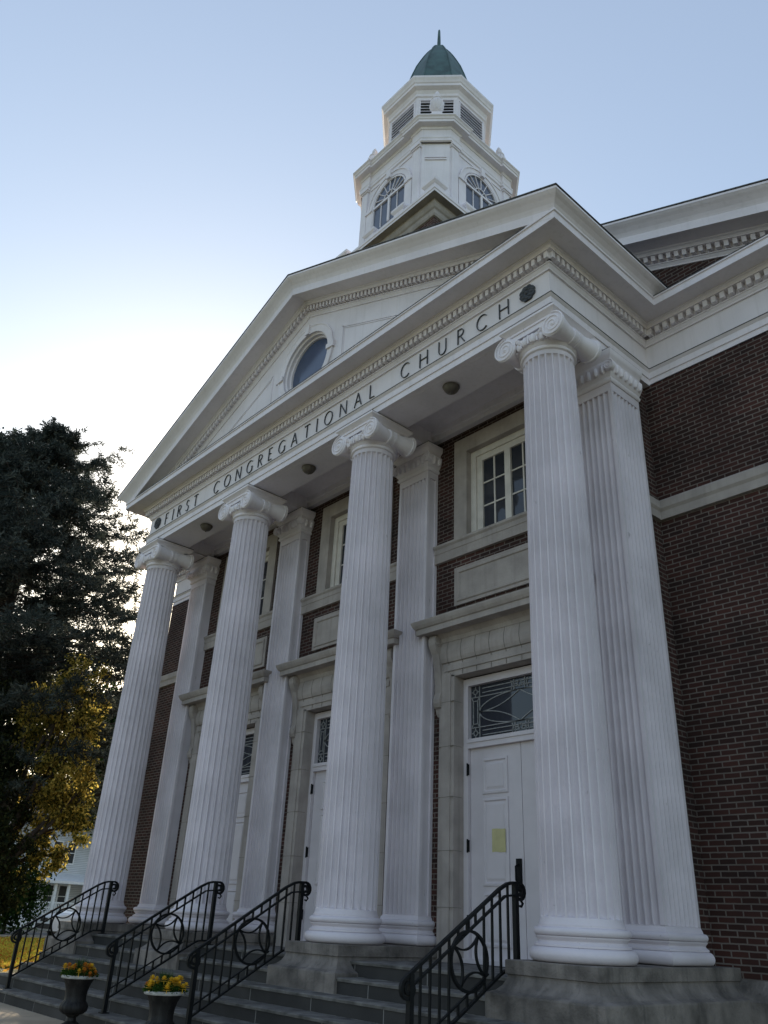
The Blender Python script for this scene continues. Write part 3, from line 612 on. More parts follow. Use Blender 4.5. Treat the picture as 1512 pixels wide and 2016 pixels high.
# ------------------------------------------------------------------ steps
st = thing('stone_steps', 'broad dark stone stairs rising between the column plinths', 'stairs', (CX, -1.0, -ZG))
so_ = (CX, -1.0, -ZG)
for i in range(6):
    yf = -.30-.29*i; zt = ZP-.155*i; x0, x1 = (-.45, X+.45) if i < 2 else (-.1, X+.1)
    m = MB(); m.box(x0, x1, yf, (yf+.33 if i else YW), -ZG-.05 if i == 5 else zt-.21, zt-.036)
    s_ = m.build('step', BLUEST, st, so_)
    m = MB(); n = 60; y1 = yf+.32 if i else YW-.01
    rs = [[(x0-.008+(x1-x0+.016)*j/n, yf-.012+R.uniform(-.0025, .0025), zt-.034) for j in range(n+1)], [(x0-.008+(x1-x0+.016)*j/n, yf-.016+R.uniform(-.003, .003), zt-.01) for j in range(n+1)], [(x0-.008+(x1-x0+.016)*j/n, yf-.004+R.uniform(-.003, .003), zt-R.uniform(0, .002)) for j in range(n+1)], [(x0-.008+(x1-x0+.016)*j/n, y1, zt) for j in range(n+1)]]
    m.rings(rs, False, False); m.quad((x0-.008, yf-.01, zt-.034), (x0-.008, yf-.005, zt), (x0-.008, y1, zt), (x0-.008, y1, zt-.034)); m.quad((x1+.008, yf-.01, zt-.034), (x1+.008, y1, zt-.034), (x1+.008, y1, zt), (x1+.008, yf-.005, zt))
    m.build('tread', TREAD, s_, so_)

# ------------------------------------------------------------------ handrails
TR = lambda y: .545+.607*(y+1.59)
LR = lambda y: -.115+.567*(y+1.59)
def make_rail():
    r0 = (0, -1.59, -.265)
    t = thing('handrail', '', 'handrail', r0)
    def b(name, fn): m = MB(); fn(m); return m.build(name, IRON, t, r0, 40)
    b('post', lambda m: (m.box(-.024, .024, -1.614, -1.566, -.268, .54), m.box(-.05, .05, -1.64, -1.54, -.268, -.255)))
    b('post', lambda m: (m.box(-.024, .024, -.234, -.186, ZP-.003, 1.30), m.box(-.05, .05, -.26, -.16, ZP-.003, ZP+.01)))
    def top(m):
        pts = [(0, y, TR(y)) for y in (-1.60, -1.4, -1.0, -.6, -.45)]
        pts += [(0, -.39, 1.265), (0, -.33, 1.292), (0, -.26, 1.306), (0, -.20, 1.308)]
        for i in range(26):
            a = pi/2-i/25*3.2*pi; r = .082-.062*i/25; pts.append((0, -.15+r*cos(a), 1.308-.082+r*sin(a)))
        m.bar(pts, .027, .036)
        pts = [(0, -1.60, TR(-1.60)), (0, -1.645, .51)]
        for i in range(24):
            a = pi-.6+i/23*3.0*pi; r = .085-.06*i/23; pts.append((0, -1.615+r*cos(a)+.0, .43+r*sin(a)))
        m.bar(pts, .026, .034)
        m.bar([(0, -.13, 1.16), (0, -.10, 1.13), (0, -.125, 1.10), (0, -.15, 1.11)], .014, .02)
    b('top_rail', top)
    b('second_rail', lambda m: m.bar([(0, y, TR(y)-.105) for y in (-1.58, -1.0, -.47)]+[(0, -.36, 1.185), (0, -.21, 1.20)], .018, .03))
    b('bottom_rail', lambda m: (m.bar([(0, y, LR(y)) for y in (-1.58, -1.0, -.46)]+[(0, -.38, .56), (0, -.21, .565)], .02, .034), m.bar([(0, -1.58, LR(-1.58)+.1), (0, -.62, LR(-.62)+.1)], .014, .022)))
    n = 12
    for i in range(1, n):
        y = -1.59+i*1.38/n
        zt = min(TR(y), 1.30)-.008; zb = min(LR(y), .56)
        if -1.06 < y < -.68:
            b('baluster', lambda m: m.box(-.0095, .0095, y-.0095, y+.0095, zt-.1, zt)); b('baluster', lambda m: m.box(-.0095, .0095, y-.0095, y+.0095, zb, zb+.1))
        else: b('baluster', lambda m: m.box(-.0095, .0095, y-.0095, y+.0095, zb, zt))
    def ring(m):
        c = (-.87, .635); r = .238
        m.bar([(0, c[0]+r*cos(a*pi/24), c[1]+r*sin(a*pi/24)) for a in range(49)], .022, .03)
        ps = [radians(a) for a in (60, 150, 240, 330)]
        for q in range(4):
            a0, a1 = ps[q], ps[(q+1) % 4]
            p0 = Vector((c[0]+r*cos(a0), c[1]+r*sin(a0))); p1 = Vector((c[0]+r*cos(a1), c[1]+r*sin(a1))); mid = (p0+p1)/2; d = (Vector(c)-mid)*.62
            m.bar([(0, *(p0*(1-s)**2+p1*s*s+2*s*(1-s)*(mid+d*1.35))) for s in [i/14 for i in range(15)]], .016, .024)
    b('ring_ornament', ring)
    return t
rail = make_rail()
RL = ['black iron handrail beside the leftmost column, lit lawn showing through it', 'black iron handrail right of the second column from left', 'black iron handrail ending left of the third column plinth', 'black iron handrail in front of the right door with the yellow notice']
for i, x in enumerate((.7, 4.1, 6.15, 9.6)):
    o = rail if i == 0 else dup_tree(rail)
    place(o, (x, -1.59, -.265)); o['label'] = RL[i]; o['group'] = 'iron handrails up the stairs'

# ------------------------------------------------------------------ urns with flowers
URN = mat('dark_urn', (.010, .009, .009), .6, .3, 14, .3, 50, streak=.35, dirt=(.09, .085, .08), spec=.3)
RIM = mat('urn_rim', (.42, .41, .39), .6, .2, 16, .2, 40)
SOIL = mat('soil', (.03, .022, .016), 1, .3, 30, .8, 60)
FOL = leafmat('marigold_leaf', (.02, .05, .012), (.05, .10, .02), .25)
PET1 = mat('petal_yellow', (.80, .50, .03), .7, .25, 30); PET2 = mat('petal_orange', (.62, .22, .015), .7, .25, 30)
def leafquad(m, c, d, n, L, w):
    d = d.normalized(); s = d.cross(n)
    if s.length < 1e-4: s = d.orthogonal()
    s = s.normalized()*w/2
    m.add([c-s*.3, c+d*L*.5-s, c+d*L, c+d*L*.5+s, c+s*.3][0:5], [(0, 1, 2, 3, 4)])
def rv(): 
    while 1:
        v = Vector((R.uniform(-1, 1), R.uniform(-1, 1), R.uniform(-1, 1)))
        if .05 < v.length < 1: return v
def make_urn(loc, label):
    t = thing('planter_urn', label, 'urn', loc, 'flower urns in front of the stairs')
    x, y, z = loc; g = lambda th, zz: 1+.045*abs(cos(9*th)) if z+.17 < zz < z+.30 else 1
    m = MB(); m.box(x-.15, x+.15, y-.15, y+.15, z+.002, z+.035)
    m.lathe([(.14, z+.036), (.14, z+.05), (.10, z+.07), (.055, z+.10), (.05, z+.135), (.075, z+.15), (.08, z+.165)], (x, y), 40); m.build('foot', URN, t, loc, 40)
    m = MB(); m.lathe([(.07, z+.16), (.12, z+.175), (.155, z+.205), (.162, z+.245), (.15, z+.28), (.132, z+.297), (.128, z+.31), (.125, z+.36), (.132, z+.42), (.15, z+.48), (.178, z+.53), (.19, z+.545)], (x, y), 72, mod=g); m.build('bowl', URN, t, loc, 40)
    m = MB(); m.lathe([(.17, z+.542), (.205, z+.545), (.213, z+.556), (.213, z+.568), (.203, z+.58), (.185, z+.578), (.18, z+.55)], (x, y), 48); m.build('rim', RIM, t, loc, 40)
    m = MB(); m.lathe([(.005, z+.562), (.1, z+.568), (.184, z+.558)], (x, y), 32); m.build('soil', SOIL, t, loc)
def make_flowers(loc, label, frac, seed, loose):
    R.seed(seed); x, y, z = loc; z += .565
    t = thing('marigold_plant', label, 'flowers', (x, y, z), 'marigolds in the urns'); o = (x, y, z)
    m = MB()
    for i in range(1500):
        a = R.uniform(0, 2*pi); r = .2*sqrt(R.random()); h = R.uniform(0, .085)*(1-.5*r/.2)
        leafquad(m, Vector((x+r*cos(a), y+r*sin(a), z+h)), rv()+Vector((cos(a), sin(a), .5))*.7, rv(), R.uniform(.03, .06), .014)
    for i in range(90):                                            # feathery grass in the middle
        a = R.uniform(0, 2*pi); r = .07*sqrt(R.random())
        leafquad(m, Vector((x+r*cos(a), y+r*sin(a), z+.04)), Vector((R.uniform(-.5, .5), R.uniform(-.5, .5), 1.2)), rv(), R.uniform(.12, .2), .006)
    m.build('foliage', FOL, t, o)
    for i in range(30):
        a = (pi*.25 if i%2 else pi*1.25)+R.gauss(0, .62); r = R.uniform(.06, .23); h = R.uniform(.05, .11)-.45*max(0, r-.16)
        m = MB(); c = Vector((x+r*cos(a), y+r*sin(a), z+h)); rr = R.uniform(.03, .046)
        for ly in range(4):
            n = 11-2*ly
            for q in range(n):
                b = 2*pi*q/n+ly*.5; el = ly*.42-.15
                d = Vector((cos(b)*cos(el), sin(b)*cos(el), sin(el)+.12)); leafquad(m, c+d*rr*.25+Vector((0, 0, ly*.006)), d, Vector((0, 0, 1)), rr*(.95-.12*ly), rr*.62)
        m.tube([(c.x, c.y, z), tuple(c)], .004, 4)
        m.build('blossom', PET1 if R.random() < frac else PET2, t, o)
U1, U2 = (4.2, -2.04, -ZG), (6.28, -2.0, -ZG)
make_urn(U1, 'dark lobed urn with pale rim, left one, holding orange flowers')
make_urn(U2, 'dark lobed urn with pale rim, right one, holding yellow flowers')
make_flowers(U1, 'orange marigolds filling the left urn', .4, 3, 1)
make_flowers(U2, 'yellow and amber marigolds filling the right urn', .85, 5, 1)
R.seed(11)

# ------------------------------------------------------------------ tower
TY = 2.91
def octp(T, a): return [(CX+T, TY-a), (CX+T, TY+a), (CX+a, TY+T), (CX-a, TY+T), (CX-T, TY+a), (CX-T, TY-a), (CX-a, TY-T), (CX+a, TY-T)]
def sqp(h): return [(CX+h, TY-h), (CX+h, TY+h), (CX-h, TY+h), (CX-h, TY-h)]
m = MB(); m.box(CX-1.42, CX+1.42, TY-1.42, TY+1.42, 10.2, 13.98); tb = part(m, 'tower_base', BRICK)
STONE2 = mat('tower_stone', (.36, .325, .30), .75, .15, 3, .2, 30, streak=.4, dirt=(.2, .16, .13))
m = MB(); m.sweep([(-.05, 13.93), (.03, 13.95), (.05, 14.0), (.05, 14.1), (.08, 14.13), (.11, 14.2), (.11, 14.295), (.26, 14.30)], sqp(1.42), True)
m.build('cornice', STONE2, tb, OC)
m = MB(); m.sweep([(.258, 14.299), (.26, 14.36), (.275, 14.37), (.275, 14.44), (.25, 14.47), (-.3, 14.52)], sqp(1.42), True)
m.build('coping', WHITE2, tb, OC)
for qx in (-1.5, -.5, .5, 1.5):
    for qy in (-1.5, -.5, .5, 1.5):
        if max(abs(qx), abs(qy)) < 1: continue
        cx, cy = CX+qx*.96, TY+qy*.96; m = MB()
        if abs(qx) == 1.5 and abs(qy) != 1.5 or abs(qy) == 1.5 and abs(qx) != 1.5: pass
        m.box(cx-.15, cx+.15, cy-.15, cy+.15, 14.44, 14.72)
        m.sweep([(0, 14.66), (.02, 14.68), (.05, 14.72), (.05, 14.78), (-.15, 14.85)], [(cx+.15, cy-.15), (cx+.15, cy+.15), (cx-.15, cy+.15), (cx-.15, cy-.15)], True)
        m.box(cx-.03, cx+.03, cy-.03, cy+.03, 14.8, 14.849)
        m.build('pedestal', WHITE2, tb, OC)
LW, LA = 1.45, 1.02
m = MB(); m.prism(octp(LW, LA), lambda p, d: (p[0], p[1], d), 14.42, 16.6)
bel = part(m, 'belfry', WHITE2)
FACES = [((0, -1), (1, 0)), ((1, 0), (0, 1)), ((0, 1), (-1, 0)), ((-1, 0), (0, -1))]   # outward normal, along
def fpt(f, s, o, z, T): (nx, ny), (tx, ty) = f; return (CX+nx*(T+o)+tx*s, TY+ny*(T+o)+ty*s, z)
def fbox(m, f, s0, s1, o0, o1, z0, z1, T):
    m.prism([(s0, z0), (s1, z0), (s1, z1), (s0, z1)], lambda p, d: fpt(f, p[0], d, p[1], T), o0, o1)
ress = []
for k_, f in enumerate([FACES[1], FACES[2], FACES[3], FACES[0]]):
    for s_, o_ in ((-LA-.02, .05), (-.74, .05), (-.74, 0), (.74, 0), (.74, .05), (LA+.02, .05)): ress.append(fpt(f, s_, o_, 0, LW)[:2])
m = MB()
for f in FACES:                                                    # corner strips and panels
    for sg in (-1, 1):
        a, b = sorted((sg*.78, sg*.98)); fbox(m, f, a, b, -.01, .045, 14.45, 16.40, LW)
        a, b = sorted((sg*.75, sg*1.01)); fbox(m, f, a, b, -.01, .07, 16.36, 16.40, LW); a, b = sorted((sg*.73, sg*1.015)); fbox(m, f, a, b, -.01, .095, 16.401, 16.47, LW)
    fbox(m, f, -.7, .7, -.01, .02, 16.34, 16.37, LW)
m.sweep([(0, 16.46), (.03, 16.48), (.03, 16.54), (.045, 16.57), (.045, 16.60), (.0, 16.602), (0, 16.86), (.02, 16.87), (.035, 16.92), (.05, 16.925), (.16, 16.94), (.16, 17.01), (.175, 17.02), (.19, 17.06), (.22, 17.09), (.22, 17.12), (-.5, 17.2)], ress, True)
for sx in (-1, 1):                                                 # chamfer panel mouldings
    for sy in (-1, 1):
        n = Vector((sx, sy)).normalized(); t = Vector((-n.y, n.x)); c = Vector((CX+sx*(LW+LA)/2, TY+sy*(LW+LA)/2))
        for z in (15.95, 16.02): m.bar([(c.x-t.x*.24+n.x*.0, c.y-t.y*.24+n.y*.0, z), (c.x+t.x*.24, c.y+t.y*.24, z)], .03, .05, (n.x, n.y, 0))
m.build('belfry_cornice', WHITE2, bel, OC)
ZS0, ZSP, AR = 14.86, 15.60, .54
for f in FACES:
    P = lambda s, o, z: fpt(f, s, o, z, LW)
    g = MB(); g.prism([(-AR, ZS0), (AR, ZS0)]+[(AR*cos(a*pi/20), ZSP+AR*sin(a*pi/20)) for a in range(21)], lambda p, d: P(p[0], d, p[1]), -.02, .004)
    wo = g.build('arched_window', TGL, bel, OC)
    m = MB(); nrm = (*f[0], 0)
    bar = lambda pts, w, d=.03: m.bar([P(s, .012, z) for s, z in pts], w, d, nrm)
    bar([(-AR, ZS0), (-AR, ZSP)]+[(-AR*cos(a*pi/20), ZSP+AR*sin(a*pi/20)) for a in range(1, 20)]+[(AR, ZSP), (AR, ZS0)], .035, .05)
    bar([(-AR-.1, ZSP), (-AR-.1, ZSP+.001)]+[(-(AR+.1)*cos(a*pi/20), ZSP+(AR+.1)*sin(a*pi/20)) for a in range(1, 20)]+[(AR+.1, ZSP)], .12, .05)
    bar([(-(AR+.175)*cos(a*pi/20), ZSP+(AR+.175)*sin(a*pi/20)) for a in range(0, 21)], .035, .09)
    for sg in (-1, 1):
        a, b = sorted((sg*(AR+.02), sg*(AR+.22))); fbox(m, f, a, b, -.01, .05, ZS0-.1, ZSP-.06, LW); fbox(m, f, a-.02, b+.02, -.01, .08, ZSP-.06, ZSP+.02, LW)
    fbox(m, f, -.06, .06, 0, .1, ZSP+AR+.02, ZSP+AR+.26, LW)
    bar([(-AR, ZSP), (AR, ZSP)], .06, .06); bar([(0, ZS0), (0, ZSP)], .06, .05)
    for s in (-.27, .27): bar([(s, ZS0), (s, ZSP)], .018)
    bar([(-.2*cos(a*pi/12), ZSP+.2*sin(a*pi/12)) for a in range(13)], .022)
    for a in (60, 120): bar([(0, ZSP), (.2*cos(radians(a)), ZSP+.2*sin(radians(a)))], .014)
    for a in (22.5, 45, 67.5, 90, 112.5, 135, 157.5): bar([(.2*cos(radians(a)), ZSP+.2*sin(radians(a))), (AR*cos(radians(a)), ZSP+AR*sin(radians(a)))], .015)
    m.build('window_frame', WHITE2, wo, OC)
UT = 1.18; UA = UT*math.tan(pi/8)
m = MB(); m.prism(octp(UT-.05, (UT-.05)*math.tan(pi/8)), lambda p, d: (p[0], p[1], d), 17.1, 18.98)
lan = part(m, 'lantern', LOUV)
m = MB()
OF = []
for k in range(8):
    a = k*pi/4; OF.append(((cos(a), sin(a)), (-sin(a), cos(a))))
for f in OF:
    for sg in (-1, 1):
        a, b = sorted((sg*.43, sg*(UA+.003))); fbox(m, f, a, b, -.06, 0, 17.1, 18.9, UT)
    fbox(m, f, -.43, .43, -.06, -.002, 17.1, 17.55, UT); fbox(m, f, -.43, .43, -.06, -.002, 18.72, 18.9, UT)
    for sg in (-1, 1): a, b = sorted((sg*.395, sg*.43)); fbox(m, f, a, b, -.05, .015, 17.55, 18.72, UT)
    fbox(m, f, -.43, .43, -.05, .02, 18.70, 18.74, UT)
m.sweep([(-.02, 18.8), (.03, 18.84), (.03, 18.92), (.05, 18.96), (.07, 19.0), (.16, 19.05), (.16, 19.13), (.18, 19.15), (.20, 19.21), (.23, 19.27), (.23, 19.33), (-.2, 19.44)], octp(UT, UA), True)
m.build('lantern_cornice', WHITE2, lan, OC)
for f in OF:
    m = MB()
    for q in range(11):
        z = 17.6+q*.102
        m.prism([(-.04, z+.04), (-.038, z+.05), (.012, z+.014), (.01, z)], lambda p, d: fpt(f, d, p[0], p[1], UT), -.395, .395)
    m.build('louver', WHITE2, lan, OC)
m = MB(); prof = [(1.1, 19.40), (1.0, 19.44), (.96, 19.55), (.90, 19.85), (.845, 20.2), (.77, 20.6), (.68, 21.0), (.58, 21.4), (.47, 21.72), (.385, 21.95), (.30, 22.15), (.225, 22.3), (.16, 22.4), (.04, 22.44)]
c8 = 1/cos(pi/8)
m.lathe([(r*c8, z) for r, z in prof], (CX, TY), 8, pi/8)
for k in range(8):
    a = pi/8+k*pi/4; m.tube([(CX+r*c8*cos(a), TY+r*c8*sin(a), z) for r, z in prof[1:-1]], .022, 6)
dm = part(m, 'dome', COPPER, smooth=20)
m = MB(); m.lathe([(.07, 22.43), (.06, 22.5), (.052, 22.62), (.045, 22.9), (.036, 23.2), (.03, 23.31), (.008, 23.36)], (CX, TY), 16); m.build('finial', COPPER, dm, OC, 40)
for sx, sy in ((1, -1), (-1, -1), (1, 1), (-1, 1)):
    c = (CX+sx*1.11, TY+sy*1.11); z = 17.58; m = MB(); m.lathe([(.22, 17.1), (.22, 17.5), (.20, 17.54)], c, 4)
    m.lathe([(.17, z-.05), (.17, z+.05), (.12, z+.07)], c, 4)
    m.lathe([(.10, z+.07), (.06, z+.11), (.05, z+.15), (.10, z+.2), (.15, z+.3), (.165, z+.42), (.15, z+.5), (.12, z+.55), (.14, z+.57), (.135, z+.6), (.08, z+.63), (.055, z+.66), (.075, z+.70), (.07, z+.78), (.04, z+.86), (.008, z+.92)], c, 24)
    for q in range(10): a = q*pi/5; m.tube([(c[0]+r*cos(a), c[1]+r*sin(a), z+h) for r, h in ((.10, .2), (.152, .3), (.168, .42), (.152, .5))], .014, 5)
    part(m, 'urn_ornament', WHITE2, smooth=40)

# ------------------------------------------------------------------ ground, road, pavement
GZ = -.45
def sheet(name, x0, x1, y0, y1, z, mt, nx=1, ny=1, kind='structure'):
    m = MB(); m.quad((x0, y0, z), (x1, y0, z), (x1, y1, z), (x0, y1, z)); o = m.build(name, mt, None, (0, 0, -ZG)); return struct(o)
sheet('lawn', -500, 500, -500, 700, GZ, GRASS)
sheet('pavement', -1.2, 40, -12, -1.2, -ZG-.001, CONC)
m = MB(); m.box(-31.5, -24, -300, 400, GZ-.1, GZ-.04); 
sheet('road', -31.4, -24.0, -300, 400, GZ+.004, ASPH)
for x0, x1 in ((-24.0, -23.85), (-31.55, -31.4)):
    m = MB(); m.box(x0, x1, -300, 400, GZ-.1, GZ+.12); struct(m.build('kerb', KERBM, None, (0, 0, -ZG)))
sheet('far_pavement', -34.8, -33.4, -300, 400, GZ+.01, KERBM)

# grass blades and fallen leaves on the near lawn
BL = leafmat('grass_blade', (.34, .34, .05), (.66, .50, .08), .55)
m = MB()
for i in range(60000):
    D = 9+26*R.random()**1.6; a = radians(R.uniform(67, 75))
    x, y = 15.16-D*sin(a)-8, -6.95+D*cos(a)+3.6*0
    x = 15.16-(D+14)*sin(a); y = -6.95+(D+14)*cos(a)
    if x > -1.4 or x < -23.6: continue
    leafquad(m, Vector((x, y, GZ-.005)), Vector((R.uniform(-.6, .6), R.uniform(-.6, .6), 1)), rv(), R.uniform(.05, .10), .02)
o = m.build('grass', BL, None, (0, 0, -ZG)); struct(o, 'stuff')
FL = leafmat('fallen_leaf', (.35, .16, .03), (.6, .36, .07), .4)
m = MB()
for i in range(2600):
    D = 21+20*R.random(); a = radians(R.uniform(67, 75)); x = 15.16-D*sin(a); y = -6.95+D*cos(a)
    if x > -1.4 or x < -23.6: continue
    leafquad(m, Vector((x, y, GZ+.05+R.uniform(0, .03))), Vector((R.uniform(-1, 1), R.uniform(-1, 1), R.uniform(-.6, .9))), rv()+Vector((0, 0, .6)), R.uniform(.05, .09), .05)
o = m.build('fallen_leaves', FL, None, (0, 0, -ZG)); struct(o, 'stuff')

# ------------------------------------------------------------------ trees
BARK = mat('bark', (.06, .045, .035), .95, .3, 8, .8, 25)
SPR = leafmat('spruce_needles', (.032, .042, .040), (.12, .135, .12), .3)
YEL = leafmat('autumn_leaf', (.07, .08, .02), (.82, .64, .17), .62)
DGR = leafmat('dark_leaf', (.014, .032, .010), (.04, .07, .016), .3)
def spruce(loc, h, rad, z_first, label, seed, n_branch=170, dens=1.0):
    R.seed(seed); x, y, z = loc
    t = thing('spruce_tree', label, 'tree', loc)
    m = MB(); m.tube([(x, y, z), (x+.05, y, z+h*.3), (x, y+.05, z+h*.7), (x, y, z+h*.98)], h*.02, 10, .02)
    f = MB(); ph = [R.uniform(0, 6.28) for _ in range(6)]
    for i in range(n_branch):
        q = (i+R.random())/n_branch; bz = z_first+(h-z_first)*q**.9; a = i*2.399+R.uniform(-.5, .5)
        lump = 1+.13*sin(2*a+ph[0]+bz*.8)+.15*sin(5*a+ph[1]-bz*1.7)
        L = rad*((1-(bz-z_first)/(h-z_first))**.68)*R.uniform(.66, 1.06)*lump+.15
        droop = R.uniform(-.05, .38); lift = R.uniform(.0, .35); d = Vector((cos(a), sin(a), 0)); pts = []
        for k in range(7):
            u = k/6; pts.append(Vector((x, y, z+bz))+d*L*u+Vector((0, 0, L*(lift*u-(droop+lift*.6)*u*u+.14*u**4)))+Vector((R.uniform(-.05, .05), R.uniform(-.05, .05), 0))*L*u)
        m.tube(pts, max(.012, .03*L/rad*1.5), 5, .006)
        side = Vector((-d.y, d.x, 0))
        for k in range(int(7+5*L)):                              # side twigs carrying needle sprays
            u = R.uniform(.15, 1); j = min(5, int(u*6)); p = pts[j].lerp(pts[j+1], u*6-j)
            td = (d*R.uniform(.3, 1)+side*R.uniform(-1, 1)+Vector((0, 0, R.uniform(-.5, .45)))).normalized(); tl = R.uniform(.3, .85)*(1.15-.5*u)*min(1, .35+L/4)
            m.tube([p, p+td*tl*.5+Vector((0, 0, -.02)), p+td*tl+Vector((0, 0, -.08))], .008, 3, .003)
            for g in range(int(15*dens)):
                w = R.random()**.8; c = p+td*tl*w+rv()*.07
                dd = td*.5+rv()*.8; leafquad(f, c, dd, rv(), R.uniform(.09, .20), R.uniform(.022, .045))
    m.build('trunk', BARK, t, loc, 60); f.build('crown', SPR, t, loc)
def broad(name, loc, trunk_h, blobs, leafm, label, seed, n, lsize, cat='tree', group=None):
    R.seed(seed); x, y, z = loc; t = thing(name, label, cat, loc, group)
    m = MB(); top = Vector((x, y, z+trunk_h)); r0 = .05*trunk_h+.08
    m.tube([(x, y, z), (x+.04, y, z+trunk_h*.5), tuple(top)], r0, 10, r0*.7)
    for b in blobs:
        c = Vector(b[0:3]); mid = (top+c)/2+Vector((R.uniform(-.3, .3), R.uniform(-.3, .3), R.uniform(0, .4)))
        m.tube([tuple(top-Vector((0, 0, .3))), tuple(mid), tuple(c)], r0*.5, 6, .02)
        for q in range(4):
            e = c+rv()*b[3]*.85; m.tube([tuple(mid.lerp(c, .6)), tuple(c.lerp(e, .5)+Vector((0, 0, .1))), tuple(e)], r0*.18, 5, .008)
    f = MB(); tot = sum(b[3]**2 for b in blobs)
    for b in blobs:
        c = Vector(b[0:3]); k = int(n*b[3]**2/tot); cl = [c+rv().normalized()*b[3]*R.uniform(.2, 1.25) for _ in range(max(10, int(30*b[3])))]
        for i in range(k):
            p = R.choice(cl)+rv()*b[3]*R.choice((.16, .28, .5))
            dd = rv()+Vector((0, 0, -.5)); leafquad(f, p, dd, rv(), lsize*R.uniform(.7, 1.3), lsize*.6)
    m.build('trunk', BARK, t, loc, 60); f.build('crown', leafm, t, loc)
    return t
def at(u, v, D):
    d = r2*(u-756)/1584.27-u2*(v-1008)/1584.27+fw; h = sqrt(d.x**2+d.y**2)
    return (15.1619+d.x/h*D, -6.953+d.y/h*D, .926+d.z/h*D)
a = at(115, 828, 27)
spruce((a[0], a[1], GZ), a[2]-GZ-.5, 8.4, 3.5, 'tall dark spruce with drooping boughs left of the church', 21, 420, 2.0)
MPL = leafmat('maple_leaf', (.016, .028, .020), (.045, .066, .045), .25)
a = at(-150, 1850, 30)
broad('maple_tree', (a[0], a[1], GZ), 8, [at(15, 895, 30)+(1.0,), at(-40, 920, 30)+(1.6,), at(35, 940, 30)+(1.0,), at(-10, 1020, 30)+(1.7,)], MPL, 'leafy dark tree crown rising left of the spruce tip', 31, 12000, .15)
b = [at(u, v, 23.3)+(r*1.05,) for u, v, r in ((150, 1340, .6), (165, 1400, .48), (115, 1390, .65), (150, 1475, .6), (105, 1490, .75), (165, 1545, .42), (130, 1575, .62), (85, 1560, .65), (90, 1640, .6), (145, 1625, .45), (125, 1680, .4), (70, 1690, .4), (60, 1420, .55))]
a = at(-60, 1850, 22.9)
broad('autumn_tree', (a[0], a[1], GZ), 2.0, b, YEL, 'golden yellow autumn tree glowing below the spruce boughs', 41, 21000, .085)
b = [at(u, v, D)+(r,) for u, v, D, r in ((215, 1400, 62, 2.2), (235, 1480, 62, 2.6), (195, 1520, 62, 2.4), (220, 1580, 62, 2.6), (185, 1440, 63, 1.6), (250, 1420, 62, 2.2))]
b2 = [at(u, v, D)+(r,) for u, v, D, r in ((20, 1330, 29, 1.3), (70, 1350, 29, 1.0), (0, 1430, 24, 1.1), (10, 1490, 22.9, .6), (-15, 1540, 22.9, .9), (5, 1590, 22.8, .7), (0, 1660, 22.8, .7), (-30, 1740, 23.2, .9), (5, 1745, 23.2, .5))]
SHD = leafmat('shade_leaf', (.014, .020, .012), (.05, .055, .022), .25)
a = at(-80, 1850, 23.5); broad('shade_tree', (a[0], a[1], GZ), 3.0, b2, SHD, 'shadowy dark leafy tree at the left edge beside the golden one', 45, 26000, .09)
a = at(215, 1810, 62); broad('dark_tree', (a[0], a[1], GZ), 4, b, DGR, 'dark green tree seen between the golden tree and leftmost column', 51, 9000, .34)
b = [at(u, v, 46)+(r,) for u, v, r in ((20, 1720, 1.5), (-30, 1760, 1.6), (60, 1735, 1.0), (10, 1790, 1.2), (35, 1780, 1.0))]
a = at(10, 1815, 46); broad('garden_shrub', (a[0], a[1], GZ), .5, b, DGR, 'big dark shrub across the road at the lower left', 61, 9000, .16, 'shrub')
# ------------------------------------------------------------------ house across the road
HGL = mat('house_glass', (.02, .022, .028), .35, .1, spec=.25)
SIDE = brickmat('clapboard', ((.62, .64, .66), (.60, .62, .64)), (.25, .26, .28), 8, .12, .012, bump=.4, var=.12)
HW = mat('house_trim', (.75, .75, .75), .6, .05)
hx = -43.0; ho = (hx, 16, GZ)
hs = thing('clapboard_house', 'pale clapboard house with a porch across the road', 'house', ho)
def hp(m, name, mt, parent=hs): return m.build(name, mt, parent, ho)
m = MB(); m.box(hx-9, hx, 13, 24, GZ-.1, 5.2); m.prism([(13, 5.2), (24, 5.2), (18.5, 9)], lambda p, d: (d, p[0], p[1]), hx-9, hx-.01); wl = hp(m, 'wall', SIDE)
m = MB()
for sg in (-1, 1): m.prism([(18.5, 9.05), (18.5+sg*6.2, 9.05-6.2*.69), (18.5+sg*6.2, 9.2-6.2*.69), (18.5, 9.2)], lambda p, d: (d, p[0], p[1]), hx-9.4, hx+.5)
hp(m, 'roof', SHING)
m = MB(); m.prism([(hx, 2.75), (hx+2.4, 2.25), (hx+2.4, 2.1), (hx, 2.1)], lambda p, d: (p[0], d, p[1]), 12.6, 24); hp(m, 'porch_roof', HW)
m = MB(); m.box(hx, hx+2.2, 12.8, 23.8, GZ-.05, .2); hp(m, 'porch_floor', HW)
for y in (13.0, 15.5, 16.35, 19.4, 21.8): m = MB(); m.box(hx+2.0, hx+2.15, y-.08, y+.08, .19, 2.11); hp(m, 'porch_post', HW)
m = MB(); m.box(hx+2.02, hx+2.08, 13.0, 21.8, .95, 1.03); m.box(hx+2.02, hx+2.08, 13.0, 21.8, .3, .36)
for i in range(70): m.box(hx+2.035, hx+2.06, 13.05+i*.125, 13.09+i*.125, .36, .95)
hp(m, 'porch_railing', HW)
